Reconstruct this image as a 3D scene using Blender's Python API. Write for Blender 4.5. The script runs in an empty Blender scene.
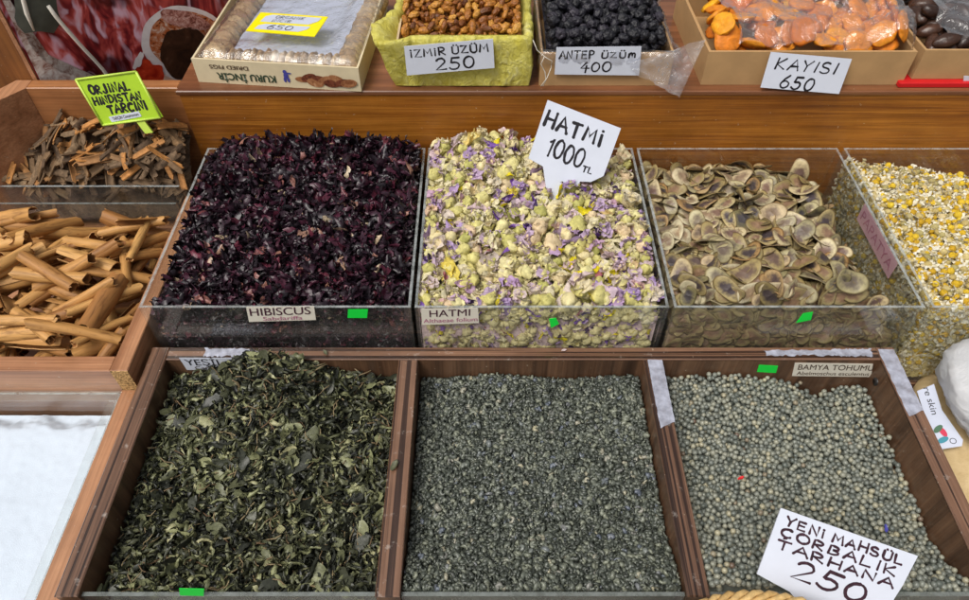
import bpy, math, random
import numpy as np
from mathutils import Vector, Matrix, noise as mnoise

random.seed(7)
rng = np.random.default_rng(11)
SC = bpy.context.scene
COL = SC.collection
R = math.radians

# ------------------------------------------------------------------ camera
CAM_H, CAM_PITCH, CAM_F = 0.69, R(48.5), 700.0          # focal length in pixels of the 969 px wide photograph
cam = bpy.data.cameras.new('camera')
cam_o = bpy.data.objects.new('camera', cam)
COL.objects.link(cam_o)
cam.sensor_width = 36.0
cam.lens = 36.0 * CAM_F / 969.0
cam.clip_start, cam.clip_end = 0.02, 200.0
cam_o.location = (0, 0, CAM_H)
cam_o.rotation_euler = (math.pi / 2 - CAM_PITCH, 0, 0)
SC.camera = cam_o

# ------------------------------------------------------------------ sky, sun, exposure
SUN_EL, SUN_AZ = R(60), R(226)                            # azimuth of the sun, measured clockwise from +Y
W = bpy.data.worlds.new('World')
SC.world = W
W.use_nodes = True
wn, wl = W.node_tree.nodes, W.node_tree.links
wn.clear()
sky = wn.new('ShaderNodeTexSky')
sky.sky_type = 'NISHITA'
sky.sun_disc = False
sky.sun_elevation = SUN_EL
sky.sun_rotation = SUN_AZ
sky.air_density, sky.dust_density, sky.ozone_density = 1.0, 6.0, 1.0
hsv = wn.new('ShaderNodeHueSaturation')
hsv.inputs['Saturation'].default_value = 0.22             # overcast: a grey sky
bg = wn.new('ShaderNodeBackground')
bg.inputs['Strength'].default_value = 0.075
wo = wn.new('ShaderNodeOutputWorld')
wl.new(sky.outputs[0], hsv.inputs['Color'])
wl.new(hsv.outputs[0], bg.inputs['Color'])
wl.new(bg.outputs[0], wo.inputs['Surface'])

sun = bpy.data.lights.new('sun', 'SUN')
sun.energy = 1.5
sun.angle = R(28)
sun.color = (1.0, 0.95, 0.87)
sun_o = bpy.data.objects.new('sun', sun)
COL.objects.link(sun_o)
sd = Vector((math.sin(SUN_AZ) * math.cos(SUN_EL), math.cos(SUN_AZ) * math.cos(SUN_EL), math.sin(SUN_EL)))
sun_o.rotation_euler = sd.to_track_quat('Z', 'Y').to_euler()
sun_o.location = sd * 5

SC.view_settings.view_transform = 'Standard'
SC.view_settings.look = 'None'
SC.view_settings.gamma = 1.0
SC.view_settings.exposure = 0.52
SC.render.engine = 'CYCLES'
SC.cycles.max_bounces = 10
SC.cycles.transparent_max_bounces = 32
SC.cycles.use_denoising = True


# ------------------------------------------------------------------ measured points of the place
def ray(px, py):
    u = (px - 484.5) / CAM_F
    v = -(py - 300.0) / CAM_F
    return Vector((u, math.cos(CAM_PITCH) + v * math.sin(CAM_PITCH), -math.sin(CAM_PITCH) + v * math.cos(CAM_PITCH)))


def at(px, py, z):
    d = ray(px, py)
    return Vector((0, 0, CAM_H)) + d * ((z - CAM_H) / d.z)


def aty(px, py, y):
    d = ray(px, py)
    return Vector((0, 0, CAM_H)) + d * (y / d.y)


def on_plane(px, py, p0, n):
    o = Vector((0, 0, CAM_H))
    d = ray(px, py)
    return o + d * ((p0 - o).dot(n) / d.dot(n))


X3, Y3, Z3 = Vector((1, 0, 0)), Vector((0, 1, 0)), Vector((0, 0, 1))


# ------------------------------------------------------------------ materials
def new_mat(name):
    m = bpy.data.materials.new(name)
    m.use_nodes = True
    nt = m.node_tree
    nt.nodes.clear()
    out = nt.nodes.new('ShaderNodeOutputMaterial')
    return m, nt, out


def node(nt, typ, ins=None, **props):
    n = nt.nodes.new(typ)
    for k, v in props.items():
        setattr(n, k, v)
    for k, v in (ins or {}).items():
        if isinstance(v, bpy.types.NodeSocket):
            nt.links.new(v, n.inputs[k])
        else:
            n.inputs[k].default_value = v
    return n


def c4(c):
    return (c[0], c[1], c[2], 1.0)


def ramp(nt, fac, stops, interp='LINEAR'):
    n = nt.nodes.new('ShaderNodeValToRGB')
    cr = n.color_ramp
    cr.interpolation = interp
    while len(cr.elements) < len(stops):
        cr.elements.new(0.5)
    for e, (p, c) in zip(cr.elements, stops):
        e.position = p
        e.color = c4(c)
    nt.links.new(fac, n.inputs[0])
    return n.outputs[0]


def mixc(nt, fac, a, b, mode='MIX'):
    n = nt.nodes.new('ShaderNodeMix')
    n.data_type = 'RGBA'
    n.blend_type = mode
    for sock, v in ((n.inputs[0], fac), (n.inputs[6], a), (n.inputs[7], b)):
        if isinstance(v, bpy.types.NodeSocket):
            nt.links.new(v, sock)
        else:
            sock.default_value = v if not isinstance(v, tuple) else c4(v)
    return n.outputs[2]


def coords(nt, scale=(1, 1, 1), kind='Object', rot=(0, 0, 0)):
    tc = nt.nodes.new('ShaderNodeTexCoord')
    mp = nt.nodes.new('ShaderNodeMapping')
    mp.inputs['Scale'].default_value = scale
    mp.inputs['Rotation'].default_value = rot
    nt.links.new(tc.outputs[kind], mp.inputs[0])
    return mp.outputs[0]


def noise_tex(nt, vec, scale, detail=4, rough=0.55, dist=0.0):
    n = node(nt, 'ShaderNodeTexNoise', {'Scale': scale, 'Detail': detail, 'Roughness': rough, 'Distortion': dist})
    if vec is not None:
        nt.links.new(vec, n.inputs['Vector'])
    return n.outputs['Fac']


def finish(nt, out, color, rough=0.5, spec=0.5, bump=None, bump_d=0.001, coat=0.0, coat_r=0.1, sheen=0.0, trans=0.0, sss=0.0):
    b = nt.nodes.new('ShaderNodeBsdfPrincipled')
    if isinstance(color, bpy.types.NodeSocket):
        nt.links.new(color, b.inputs['Base Color'])
    else:
        b.inputs['Base Color'].default_value = c4(color)
    if isinstance(rough, bpy.types.NodeSocket):
        nt.links.new(rough, b.inputs['Roughness'])
    else:
        b.inputs['Roughness'].default_value = rough
    b.inputs['Specular IOR Level'].default_value = spec
    b.inputs['Coat Weight'].default_value = coat
    b.inputs['Coat Roughness'].default_value = coat_r
    if sss:
        b.inputs['Subsurface Weight'].default_value = sss
        b.inputs['Subsurface Radius'].default_value = (0.004, 0.002, 0.001)
        b.inputs['Subsurface Scale'].default_value = 1.0
    if bump is not None:
        bn = node(nt, 'ShaderNodeBump', {'Strength': 1.0, 'Distance': bump_d, 'Height': bump})
        nt.links.new(bn.outputs[0], b.inputs['Normal'])
    if trans:
        tr = nt.nodes.new('ShaderNodeBsdfTranslucent')
        if isinstance(color, bpy.types.NodeSocket):
            nt.links.new(color, tr.inputs['Color'])
        else:
            tr.inputs['Color'].default_value = c4(color)
        mx = nt.nodes.new('ShaderNodeMixShader')
        mx.inputs[0].default_value = trans
        nt.links.new(b.outputs[0], mx.inputs[1])
        nt.links.new(tr.outputs[0], mx.inputs[2])
        nt.links.new(mx.outputs[0], out.inputs['Surface'])
    else:
        nt.links.new(b.outputs[0], out.inputs['Surface'])
    return b


def flat_mat(name, color, rough=0.5, spec=0.4, var=0.06, scale=60, bump_d=0.0, coat=0.0):
    m, nt, out = new_mat(name)
    v = coords(nt)
    f = noise_tex(nt, v, scale, 5)
    lo = tuple(c * (1 - var) for c in color)
    hi = tuple(min(1, c * (1 + var)) for c in color)
    col = ramp(nt, f, [(0.3, lo), (0.7, hi)])
    finish(nt, out, col, rough, spec, f if bump_d else None, bump_d, coat)
    return m


def wood_mat(name, dark, mid, light, axis='X', scale=1.6, rough=0.38, contrast=(0.30, 0.5, 0.72), coat=0.25, stripes=0.0, scuff=0.0):
    """grain runs along `axis` of the thing's own space"""
    m, nt, out = new_mat(name)
    L, T = 1.6 * scale, 62.0 * scale
    sc = {'X': (L, T, T), 'Y': (T, L, T), 'Z': (T, T, L)}[axis]
    v = coords(nt, sc)
    f = noise_tex(nt, v, 1.0, 6, 0.62, 0.6)
    col = ramp(nt, f, [(contrast[0], dark), (contrast[1], mid), (contrast[2], light)])
    sc2 = {'X': (9, 420, 420), 'Y': (420, 9, 420), 'Z': (420, 420, 9)}[axis]
    v2 = coords(nt, sc2)
    f2 = noise_tex(nt, v2, 1.0, 3, 0.5)
    fine = ramp(nt, f2, [(0.35, (0.72, 0.70, 0.68)), (0.62, (1.05, 1.05, 1.05))])
    col = mixc(nt, 0.8, col, fine, 'MULTIPLY')
    if stripes:
        wv = coords(nt, {'X': (0.6, 1, 1), 'Y': (1, 0.6, 1), 'Z': (1, 1, 0.6)}[axis])
        wf = node(nt, 'ShaderNodeTexNoise', {'Scale': 1.0, 'Detail': 2.0, 'Roughness': 0.5})
        mp = coords(nt, {'X': (1.2, 210, 30), 'Y': (210, 1.2, 30), 'Z': (210, 210, 1.2)}[axis])
        nt.links.new(mp, wf.inputs['Vector'])
        st = ramp(nt, wf.outputs['Fac'], [(0.44, (0.16, 0.13, 0.12)), (0.50, (1, 1, 1))])
        col = mixc(nt, stripes, col, st, 'MULTIPLY')
    if scuff:
        sf = noise_tex(nt, coords(nt, (1, 1, 1)), 55, 8, 0.7)
        sm = ramp(nt, sf, [(0.60, (0, 0, 0)), (0.70, (1, 1, 1))])
        s2 = node(nt, 'ShaderNodeMath', {0: sm, 1: scuff}, operation='MULTIPLY')
        col = mixc(nt, s2.outputs[0], col, (0.55, 0.50, 0.46))
    sk = noise_tex(nt, coords(nt, (1, 1, 1)), 190, 2, 0.5)
    skm = ramp(nt, sk, [(0.735, (0, 0, 0)), (0.76, (.55, .55, .55))])
    col = mixc(nt, skm, col, (0.50, 0.42, 0.32))
    wear = noise_tex(nt, coords(nt, (1, 1, 1)), 9, 6, 0.65)
    wm = ramp(nt, wear, [(0.35, (0.74, 0.72, 0.70)), (0.65, (1.12, 1.12, 1.10))])
    col = mixc(nt, .8, col, wm, 'MULTIPLY')
    rr = node(nt, 'ShaderNodeMapRange', {0: f2, 3: rough - 0.08, 4: rough + 0.14})
    finish(nt, out, col, rr.outputs[0], 0.45, f2, 0.0002, coat, 0.18)
    return m


def island_mat(name, stops, rough=0.6, spec=0.4, source='island', var=0.35, vscale=260, bump_d=0.0, trans=0.0, interp='LINEAR', coat=0.0, sss=0.0):
    m, nt, out = new_mat(name)
    if source == 'island':
        fac = nt.nodes.new('ShaderNodeNewGeometry').outputs['Random Per Island']
    else:
        fac = nt.nodes.new('ShaderNodeObjectInfo').outputs['Random']
    col = ramp(nt, fac, stops, interp)
    f = noise_tex(nt, coords(nt), vscale, 4, 0.6)
    vv = ramp(nt, f, [(0.3, (1 - var,) * 3), (0.7, (1 + var * 0.6,) * 3)])
    col = mixc(nt, 1.0, col, vv, 'MULTIPLY')
    finish(nt, out, col, rough, spec, f if bump_d else None, bump_d, coat, 0.2, trans=trans, sss=sss)
    return m


def thin_ior(nt, ior):
    """the same reflectance on the way in and on the way out of an unrefracted sheet"""
    bf = nt.nodes.new('ShaderNodeNewGeometry').outputs['Backfacing']
    return node(nt, 'ShaderNodeMapRange', {0: bf, 3: ior, 4: 1.0 / ior}).outputs[0]


def acrylic_mat(name, tint=(0.97, 0.98, 0.97), dust=0.10, gloss=1.0, scratch=0.5):
    m, nt, out = new_mat(name)
    tr = node(nt, 'ShaderNodeBsdfTransparent', {'Color': c4(tint)})
    gl = node(nt, 'ShaderNodeBsdfGlossy', {'Color': (1, 1, 1, 1), 'Roughness': 0.06})
    fr = node(nt, 'ShaderNodeFresnel', {'IOR': thin_ior(nt, 1.46)})
    fm = node(nt, 'ShaderNodeMath', {0: fr.outputs[0], 1: gloss}, operation='MULTIPLY')
    mx = node(nt, 'ShaderNodeMixShader', {0: fm.outputs[0], 1: tr.outputs[0], 2: gl.outputs[0]})
    df = node(nt, 'ShaderNodeBsdfDiffuse', {'Color': (0.62, 0.62, 0.60, 1)})
    f = noise_tex(nt, coords(nt), 14, 8, 0.7)
    g = noise_tex(nt, coords(nt, (1, 1, 1)), 420, 3, 0.7)
    s = noise_tex(nt, coords(nt, (40, 300, 160), rot=(0.3, 0.5, 0.2)), 1.0, 2, 0.5)
    a = node(nt, 'ShaderNodeMapRange', {0: f, 1: 0.35, 2: 0.75, 3: dust * 0.25, 4: dust * 1.6})
    b = node(nt, 'ShaderNodeMapRange', {0: g, 1: 0.66, 2: 0.74, 3: 0.0, 4: 0.25 * scratch})
    c = node(nt, 'ShaderNodeMapRange', {0: s, 1: 0.70, 2: 0.76, 3: 0.0, 4: 0.18 * scratch})
    ab = node(nt, 'ShaderNodeMath', {0: a.outputs[0], 1: b.outputs[0]}, operation='ADD')
    abc = node(nt, 'ShaderNodeMath', {0: ab.outputs[0], 1: c.outputs[0]}, operation='ADD')
    mx2 = node(nt, 'ShaderNodeMixShader', {0: abc.outputs[0], 1: mx.outputs[0], 2: df.outputs[0]})
    nt.links.new(mx2.outputs[0], out.inputs['Surface'])
    return m


def edge_mat(name, color=(0.60, 0.63, 0.63), see=0.45, rough=0.25):
    m, nt, out = new_mat(name)
    tr = node(nt, 'ShaderNodeBsdfTransparent', {'Color': (0.9, 0.92, 0.92, 1)})
    f = noise_tex(nt, coords(nt, (40, 40, 40)), 2.0, 4, 0.6)
    b = node(nt, 'ShaderNodeBsdfPrincipled', {'Base Color': c4(color), 'Roughness': rough, 'Specular IOR Level': 0.7})
    fa = node(nt, 'ShaderNodeMapRange', {0: f, 1: 0.35, 2: 0.65, 3: max(0, 1 - see - 0.2), 4: min(1, 1 - see + 0.25)})
    mx = node(nt, 'ShaderNodeMixShader', {0: fa.outputs[0], 1: tr.outputs[0], 2: b.outputs[0]})
    nt.links.new(mx.outputs[0], out.inputs['Surface'])
    return m


def film_mat(name, haze=0.10, color=(0.85, 0.86, 0.9), rough=0.12, gloss=1.6):
    """thin clear packing film with creases"""
    m, nt, out = new_mat(name)
    tr = node(nt, 'ShaderNodeBsdfTransparent', {'Color': (0.97, 0.97, 0.98, 1)})
    f = noise_tex(nt, coords(nt), 48, 5, 0.65, 0.8)
    bn = node(nt, 'ShaderNodeBump', {'Strength': 1.0, 'Distance': 0.004, 'Height': f})
    gl = node(nt, 'ShaderNodeBsdfGlossy', {'Color': (1, 1, 1, 1), 'Roughness': rough, 'Normal': bn.outputs[0]})
    fr = node(nt, 'ShaderNodeFresnel', {'IOR': thin_ior(nt, 1.5), 'Normal': bn.outputs[0]})
    fm = node(nt, 'ShaderNodeMath', {0: fr.outputs[0], 1: gloss}, operation='MULTIPLY', use_clamp=True)
    mx = node(nt, 'ShaderNodeMixShader', {0: fm.outputs[0], 1: tr.outputs[0], 2: gl.outputs[0]})
    df = node(nt, 'ShaderNodeBsdfPrincipled', {'Base Color': c4(color), 'Roughness': 0.3})
    tl = node(nt, 'ShaderNodeBsdfTranslucent', {'Color': c4(color)})
    dd = node(nt, 'ShaderNodeMixShader', {0: 0.5, 1: df.outputs[0], 2: tl.outputs[0]})
    h = node(nt, 'ShaderNodeMapRange', {0: f, 1: 0.3, 2: 0.7, 3: haze * 0.4, 4: haze * 1.7})
    mx2 = node(nt, 'ShaderNodeMixShader', {0: h.outputs[0], 1: mx.outputs[0], 2: dd.outputs[0]})
    nt.links.new(mx2.outputs[0], out.inputs['Surface'])
    return m


M = {}
M['board_wood'] = wood_mat('varnished_orange_wood', (0.21, 0.062, 0.007), (0.34, 0.118, 0.013), (0.43, 0.165, 0.022), 'X', 2.2, contrast=(.32, .5, .66))
M['shelf_wood'] = wood_mat('shelf_top_wood', (0.12, 0.045, 0.02), (0.22, 0.085, 0.036), (0.30, 0.13, 0.06), 'X', 1.0)
M['post_wood'] = wood_mat('dark_orange_wood', (0.17, 0.055, 0.010), (0.24, 0.085, 0.016), (0.30, 0.115, 0.024), 'Z', 0.5, rough=0.5)
M['tray_wood_x'] = wood_mat('pale_red_wood_x', (0.26, 0.105, 0.045), (0.42, 0.20, 0.10), (0.52, 0.27, 0.145), 'X', 0.7)
M['tray_wood_y'] = wood_mat('pale_red_wood_y', (0.26, 0.105, 0.045), (0.42, 0.20, 0.10), (0.52, 0.27, 0.145), 'Y', 0.7)
M['tray_face'] = wood_mat('tray_inner_wood', (0.24, 0.09, 0.028), (0.38, 0.155, 0.055), (0.47, 0.21, 0.085), 'X', 0.6)
M['walnut_z'] = wood_mat('walnut_laminate', (0.042, 0.021, 0.012), (0.120, 0.062, 0.034), (0.20, 0.108, 0.060), 'Z', 0.9, rough=0.42)
M['walnut_x'] = wood_mat('walnut_edge_x', (0.11, 0.056, 0.034), (0.205, 0.108, 0.066), (0.30, 0.175, 0.115), 'X', 0.8, stripes=0.95, coat=0.6, rough=0.3, scuff=0.5)
M['walnut_y'] = wood_mat('walnut_edge_y', (0.11, 0.056, 0.034), (0.205, 0.108, 0.066), (0.30, 0.175, 0.115), 'Y', 0.8, stripes=0.95, coat=0.6, rough=0.3, scuff=0.5)
M['chipboard'] = flat_mat('raw_chipboard', (0.42, 0.26, 0.11), 0.9, 0.1, 0.75, 420, 0.001)
M['acrylic'] = acrylic_mat('clear_acrylic', dust=0.03)
M['acrylic_worn'] = acrylic_mat('scratched_acrylic', (0.96, 0.965, 0.955), dust=0.022, scratch=0.35)
M['acrylic_dirty'] = acrylic_mat('dusty_front_acrylic', (0.84, 0.87, 0.84), dust=0.07, scratch=0.4)
M['acrylic_edge'] = edge_mat('cut_acrylic_edge', (.42, .45, .45), .5)
M['acrylic_edge_dark'] = edge_mat('dusty_acrylic_edge', (0.20, 0.22, 0.21), 0.35)
M['rim_sheen_mat'] = edge_mat('pale_rim_sheen', (0.46, 0.48, 0.58), .30, .22)  # bright reflections along the crate rims, put in as a pale bluish colour
M['film'] = film_mat('clear_film', 0.045, rough=.07, gloss=2.2)
M['film_glossy'] = film_mat('glossy_clear_film', 0.06, rough=.05, gloss=2.8)
M['film_thick'] = film_mat('milky_film', 0.22, gloss=2.4)
M['white_card'] = flat_mat('white_card', (0.60, 0.635, 0.73), 0.45, 0.35, 0.03, 40)
M['cream_label'] = flat_mat('cream_label', (0.72, 0.68, 0.58), 0.5, 0.3, 0.05, 60)
M['pink_label'] = flat_mat('pink_label', (0.62, 0.36, 0.43), 0.5, 0.3, 0.05, 60)
M['lime_card'] = flat_mat('lime_green_card', (0.40, 0.62, 0.03), 0.45, 0.35, 0.05, 50)
M['lime_rim'] = flat_mat('lime_green_rim', (0.55, 0.74, 0.10), 0.4, 0.4, 0.04, 50)
M['green_sticker'] = flat_mat('neon_green_sticker', (0.01, 0.72, 0.06), 0.45, 0.3, 0.03, 50)
M['yellow_card'] = flat_mat('yellow_card', (0.86, 0.74, 0.0), 0.4, 0.4, 0.03, 50)
M['pale_panel'] = flat_mat('pale_blue_white', (0.52, 0.56, 0.68), 0.4, 0.4, 0.03, 50)
M['marker'] = flat_mat('black_marker', (0.012, 0.010, 0.014), 0.5, 0.4, 0.3, 200)
M['marker_purple'] = flat_mat('worn_purple_black_marker', (0.035, 0.010, 0.020), 0.5, 0.4, 0.5, 260)
M['maroon_ink'] = flat_mat('maroon_print', (0.06, 0.012, 0.03), 0.5, 0.3, 0.3, 200)
M['green_ink'] = flat_mat('dark_green_print', (0.035, 0.060, 0.035), 0.5, 0.3, 0.2, 200)
M['brown_ink'] = flat_mat('dark_brown_print', (0.06, 0.03, 0.015), 0.5, 0.3, 0.2, 200)
M['pink_ink'] = flat_mat('faded_pink_print', (0.42, 0.14, 0.24), 0.5, 0.3, 0.2, 200)
M['blue_ink'] = flat_mat('blue_print', (0.06, 0.06, 0.30), 0.5, 0.3, 0.2, 200)
M['kraft'] = flat_mat('kraft_cardboard', (0.44, 0.27, 0.125), 0.75, 0.2, 0.10, 30, 0.0004)
M['kraft_pale'] = flat_mat('pale_cardboard', (0.56, 0.43, 0.26), 0.7, 0.25, 0.08, 40, 0.0004)
M['cream_board'] = flat_mat('cream_cardboard', (0.66, 0.56, 0.37), 0.55, 0.3, 0.07, 40)
M['red_board'] = flat_mat('red_card', (0.55, 0.012, 0.015), 0.5, 0.3, 0.06, 40)
M['string'] = flat_mat('white_string', (0.70, 0.66, 0.58), 0.8, 0.2, 0.1, 300)
M['bolt'] = flat_mat('dark_bolt', (0.02, 0.018, 0.018), 0.35, 0.5, 0.2, 300)
M['ground'] = flat_mat('grey_ground', (0.16, 0.15, 0.14), 0.9, 0.2, 0.2, 8)
M['table'] = wood_mat('dark_table_wood', (0.05, 0.02, 0.01), (0.10, 0.045, 0.022), (0.15, 0.07, 0.035), 'X', 1.0)


# ------------------------------------------------------------------ mesh helpers
class MB:
    def __init__(s):
        s.v, s.f, s.m, s.sm = [], [], [], []

    def add(s, verts, faces, mi=0, smooth=False):
        b = len(s.v)
        s.v.extend([tuple(v) for v in verts])
        for f in faces:
            s.f.append([b + i for i in f])
            s.m.append(mi)
            s.sm.append(smooth)
        return s

    def box(s, x0, x1, y0, y1, z0, z1, mi=0, top=None, ends=None, bottom=None, bev=0.0):
        if bev:
            b = bev
            v = []
            for (z, i) in ((z0, b), (z0 + b, 0), (z1 - b, 0), (z1, b)):
                v += [(x0 + i, y0 + b * 0 + i, z), (x1 - i, y0 + i, z), (x1 - i, y1 - i, z), (x0 + i, y1 - i, z)]
            f = [(3, 2, 1, 0), (12, 13, 14, 15)]
            for k in range(3):
                for j in range(4):
                    f.append((k * 4 + j, k * 4 + (j + 1) % 4, k * 4 + 4 + (j + 1) % 4, k * 4 + 4 + j))
            s.add(v, f, mi)
            if top is not None:
                n = len(s.m)
                s.m[n - 13] = top
                for j in range(4):
                    s.m[n - 1 - j] = top
            return s
        v = [(x0, y0, z0), (x1, y0, z0), (x1, y1, z0), (x0, y1, z0), (x0, y0, z1), (x1, y0, z1), (x1, y1, z1), (x0, y1, z1)]
        f = [(3, 2, 1, 0), (4, 5, 6, 7), (0, 1, 5, 4), (1, 2, 6, 5), (2, 3, 7, 6), (3, 0, 4, 7)]
        s.add(v, f, mi)
        n = len(s.m)
        if top is not None:
            s.m[n - 5] = top
        return s

    def tube(s, pts, r, n=8, mi=0, caps=True):
        pts = [Vector(p) for p in pts]
        rr = r if isinstance(r, (list, tuple)) else [r] * len(pts)
        vs, fs = [], []
        up = Vector((0.13, 0.31, 0.94)).normalized()
        for i, p in enumerate(pts):
            t = (pts[min(i + 1, len(pts) - 1)] - pts[max(i - 1, 0)]).normalized()
            a = t.cross(up)
            if a.length < 1e-3:
                a = t.cross(Vector((1, 0, 0)))
            a.normalize()
            b = t.cross(a)
            for k in range(n):
                w = 2 * math.pi * k / n
                vs.append(p + (a * math.cos(w) + b * math.sin(w)) * rr[i])
        for i in range(len(pts) - 1):
            for k in range(n):
                fs.append((i * n + k, i * n + (k + 1) % n, (i + 1) * n + (k + 1) % n, (i + 1) * n + k))
        if caps:
            fs.append(tuple(range(n))[::-1])
            fs.append(tuple(range((len(pts) - 1) * n, len(pts) * n)))
        s.add(vs, fs, mi, True)
        return s

    def grid(s, P, mi=0, smooth=True, closed_u=False):
        """P[i][j] points"""
        ni, nj = len(P), len(P[0])
        vs = [p for row in P for p in row]
        fs = []
        for i in range(ni - 1 if not closed_u else ni):
            for j in range(nj - 1):
                i2 = (i + 1) % ni
                fs.append((i * nj + j, i2 * nj + j, i2 * nj + j + 1, i * nj + j + 1))
        s.add(vs, fs, mi, smooth)
        return s

    def poly(s, pts, n, th, mi=0):
        """flat outline pts (3D, counter-clockwise seen from +n), thickness th behind"""
        k = len(pts)
        vs = [Vector(p) for p in pts] + [Vector(p) - Vector(n) * th for p in pts]
        fs = [tuple(range(k)), tuple(range(2 * k - 1, k - 1, -1))]
        for i in range(k):
            j = (i + 1) % k
            fs.append((i, k + i, k + j, j))
        s.add(vs, fs, mi)
        return s

    def mesh(s, name, mats):
        me = bpy.data.meshes.new(name)
        me.from_pydata(s.v, [], s.f)
        for m in (mats if isinstance(mats, (list, tuple)) else [mats]):
            me.materials.append(m)
        me.polygons.foreach_set('material_index', s.m)
        me.polygons.foreach_set('use_smooth', s.sm)
        me.update()
        return me

    def build(s, name, mats, parent=None):
        return link(name, s.mesh(name, mats), parent)


def link(name, me, parent=None):
    o = bpy.data.objects.new(name, me)
    COL.objects.link(o)
    if parent is not None:
        o.parent = parent
        o.matrix_parent_inverse = parent.matrix_basis.inverted()
    return o


def tag(o, label, cat=None, group=None, kind=None):
    if label:
        o['label'] = label
    if cat:
        o['category'] = cat
    if group:
        o['group'] = group
    if kind:
        o['kind'] = kind
    return o


def thing(name, loc, label, cat, group=None, rotz=0.0):
    o = bpy.data.objects.new(name, None)
    o.empty_display_size = 0.02
    o.location = loc
    o.rotation_euler = (0, 0, rotz)
    COL.objects.link(o)
    return tag(o, label, cat, group)


# ------------------------------------------------------------------ writing
def arc(cx, cy, rx, ry, a0, a1, n=10):
    return [(cx + rx * math.cos(R(a0 + (a1 - a0) * i / n)), cy + ry * math.sin(R(a0 + (a1 - a0) * i / n))) for i in range(n + 1)]


def dot(x, y):
    return [(x - 0.015, y), (x + 0.015, y)]


_O = arc(.36, .5, .34, .5, 90, 450, 18)
_C = arc(.40, .5, .37, .5, 55, 305, 14)
_S = arc(.32, .76, .27, .24, 40, 260, 8) + arc(.30, .26, .30, .26, 80, -150, 9)
_U = [(0.04, 1), (0.04, .4)] + arc(.34, .32, .30, .32, 180, 360, 8) + [(.64, 1)]
_Z = [(.03, .97), (.62, 1), (.02, .02), (.66, .03)]
G = {
    'A': [[(0, 0), (.36, 1), (.72, 0)], [(.13, .36), (.60, .36)]],
    'B': [[(.05, 0), (.05, 1)] + arc(.22, .76, .32, .24, 90, -90, 7) + arc(.24, .26, .38, .26, 90, -90, 7) + [(.05, 0)]],
    'C': [_C], 'Ç': [_C, [(.40, 0), (.45, -.14), (.30, -.24)]],
    'D': [[(.05, 0), (.05, 1)] + arc(.15, .5, .5, .5, 90, -90, 10) + [(.05, 0)]],
    'E': [[(.58, 1), (.05, 1), (.05, 0), (.6, 0)], [(.05, .52), (.5, .52)]],
    'G': [_C + [(.66, .42), (.40, .42)]],
    'H': [[(.05, 0), (.05, 1)], [(.62, 0), (.62, 1)], [(.05, .5), (.62, .5)]],
    'I': [[(.12, 0), (.12, 1)]], 'İ': [[(.12, 0), (.12, .68)], dot(.12, .97)],
    'J': [[(.5, 1), (.5, .25)] + arc(.28, .22, .22, .22, 0, -170, 7)],
    'K': [[(.05, 0), (.05, 1)], [(.58, 1), (.06, .45), (.62, 0)]],
    'L': [[(.05, 1), (.05, 0), (.56, .03)]],
    'M': [[(.02, 0), (.1, 1), (.40, .35), (.70, 1), (.80, 0)]],
    'N': [[(.05, 0), (.05, 1), (.62, 0), (.62, 1)]],
    'O': [_O], 'P': [[(.06, 0), (.06, 1)] + arc(.22, .73, .38, .27, 90, -90, 8) + [(.06, .46)]],
    'R': [[(.06, 0), (.06, 1)] + arc(.22, .74, .36, .26, 90, -90, 8) + [(.10, .48), (.62, 0)]],
    'S': [_S], 'Ş': [_S, [(.32, 0), (.36, -.14), (.22, -.24)]],
    'T': [[(0, .97), (.66, 1)], [(.34, .98), (.33, 0)]],
    'U': [_U], 'Ü': [_U, dot(.2, 1.2), dot(.5, 1.2)],
    'z': [[(.04, .70), (.50, .72), (.04, .03), (.54, .04)]],
    'u': [[(0.04, .72), (0.04, .3)] + arc(.30, .26, .26, .26, 180, 360, 8) + [(.56, .72)], dot(.16, .98), dot(.42, .98)],
    'm': [[(.03, .1), (.05, .62), (.08, .5)] + arc(.20, .45, .11, .2, 180, 0, 6) + [(.31, .12), (.32, .45)] + arc(.44, .45, .11, .2, 180, 0, 6) + [(.56, .12)]],
    'y': [[(.05, .95), (.1, .6), (.3, .48), (.55, .62)], [(.62, 1), (.58, .3), (.4, -.05), (.12, .02)]],
    'Y': [[(0, 1), (.32, .5), (.64, 1)], [(.32, .5), (.30, 0)]],
    'Z': [_Z],
    '0': [_O], '1': [[(.05, .78), (.26, 1), (.26, 0)]],
    '2': [arc(.32, .72, .28, .28, 160, -20, 8) + [(.02, .03), (.68, .03)]],
    '4': [[(.42, 1), (.02, .40), (.68, .40)], [(.46, .62), (.44, -.05)]],
    '5': [[(.60, 1), (.12, 1), (.08, .56)] + arc(.28, .32, .33, .30, 115, -150, 10)],
    '6': [[(.52, 1), (.22, .72)] + arc(.34, .28, .30, .28, 160, 520, 14)],
    '.': [dot(.1, .03)],
    '!': [[(.1, 1), (.1, .3)], dot(.1, .02)],
}
WID = {'I': .24, 'İ': .24, '1': .4, 'M': .82, '.': .2, '!': .2, 'm': .6, 'u': .62, 'z': .6}


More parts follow.
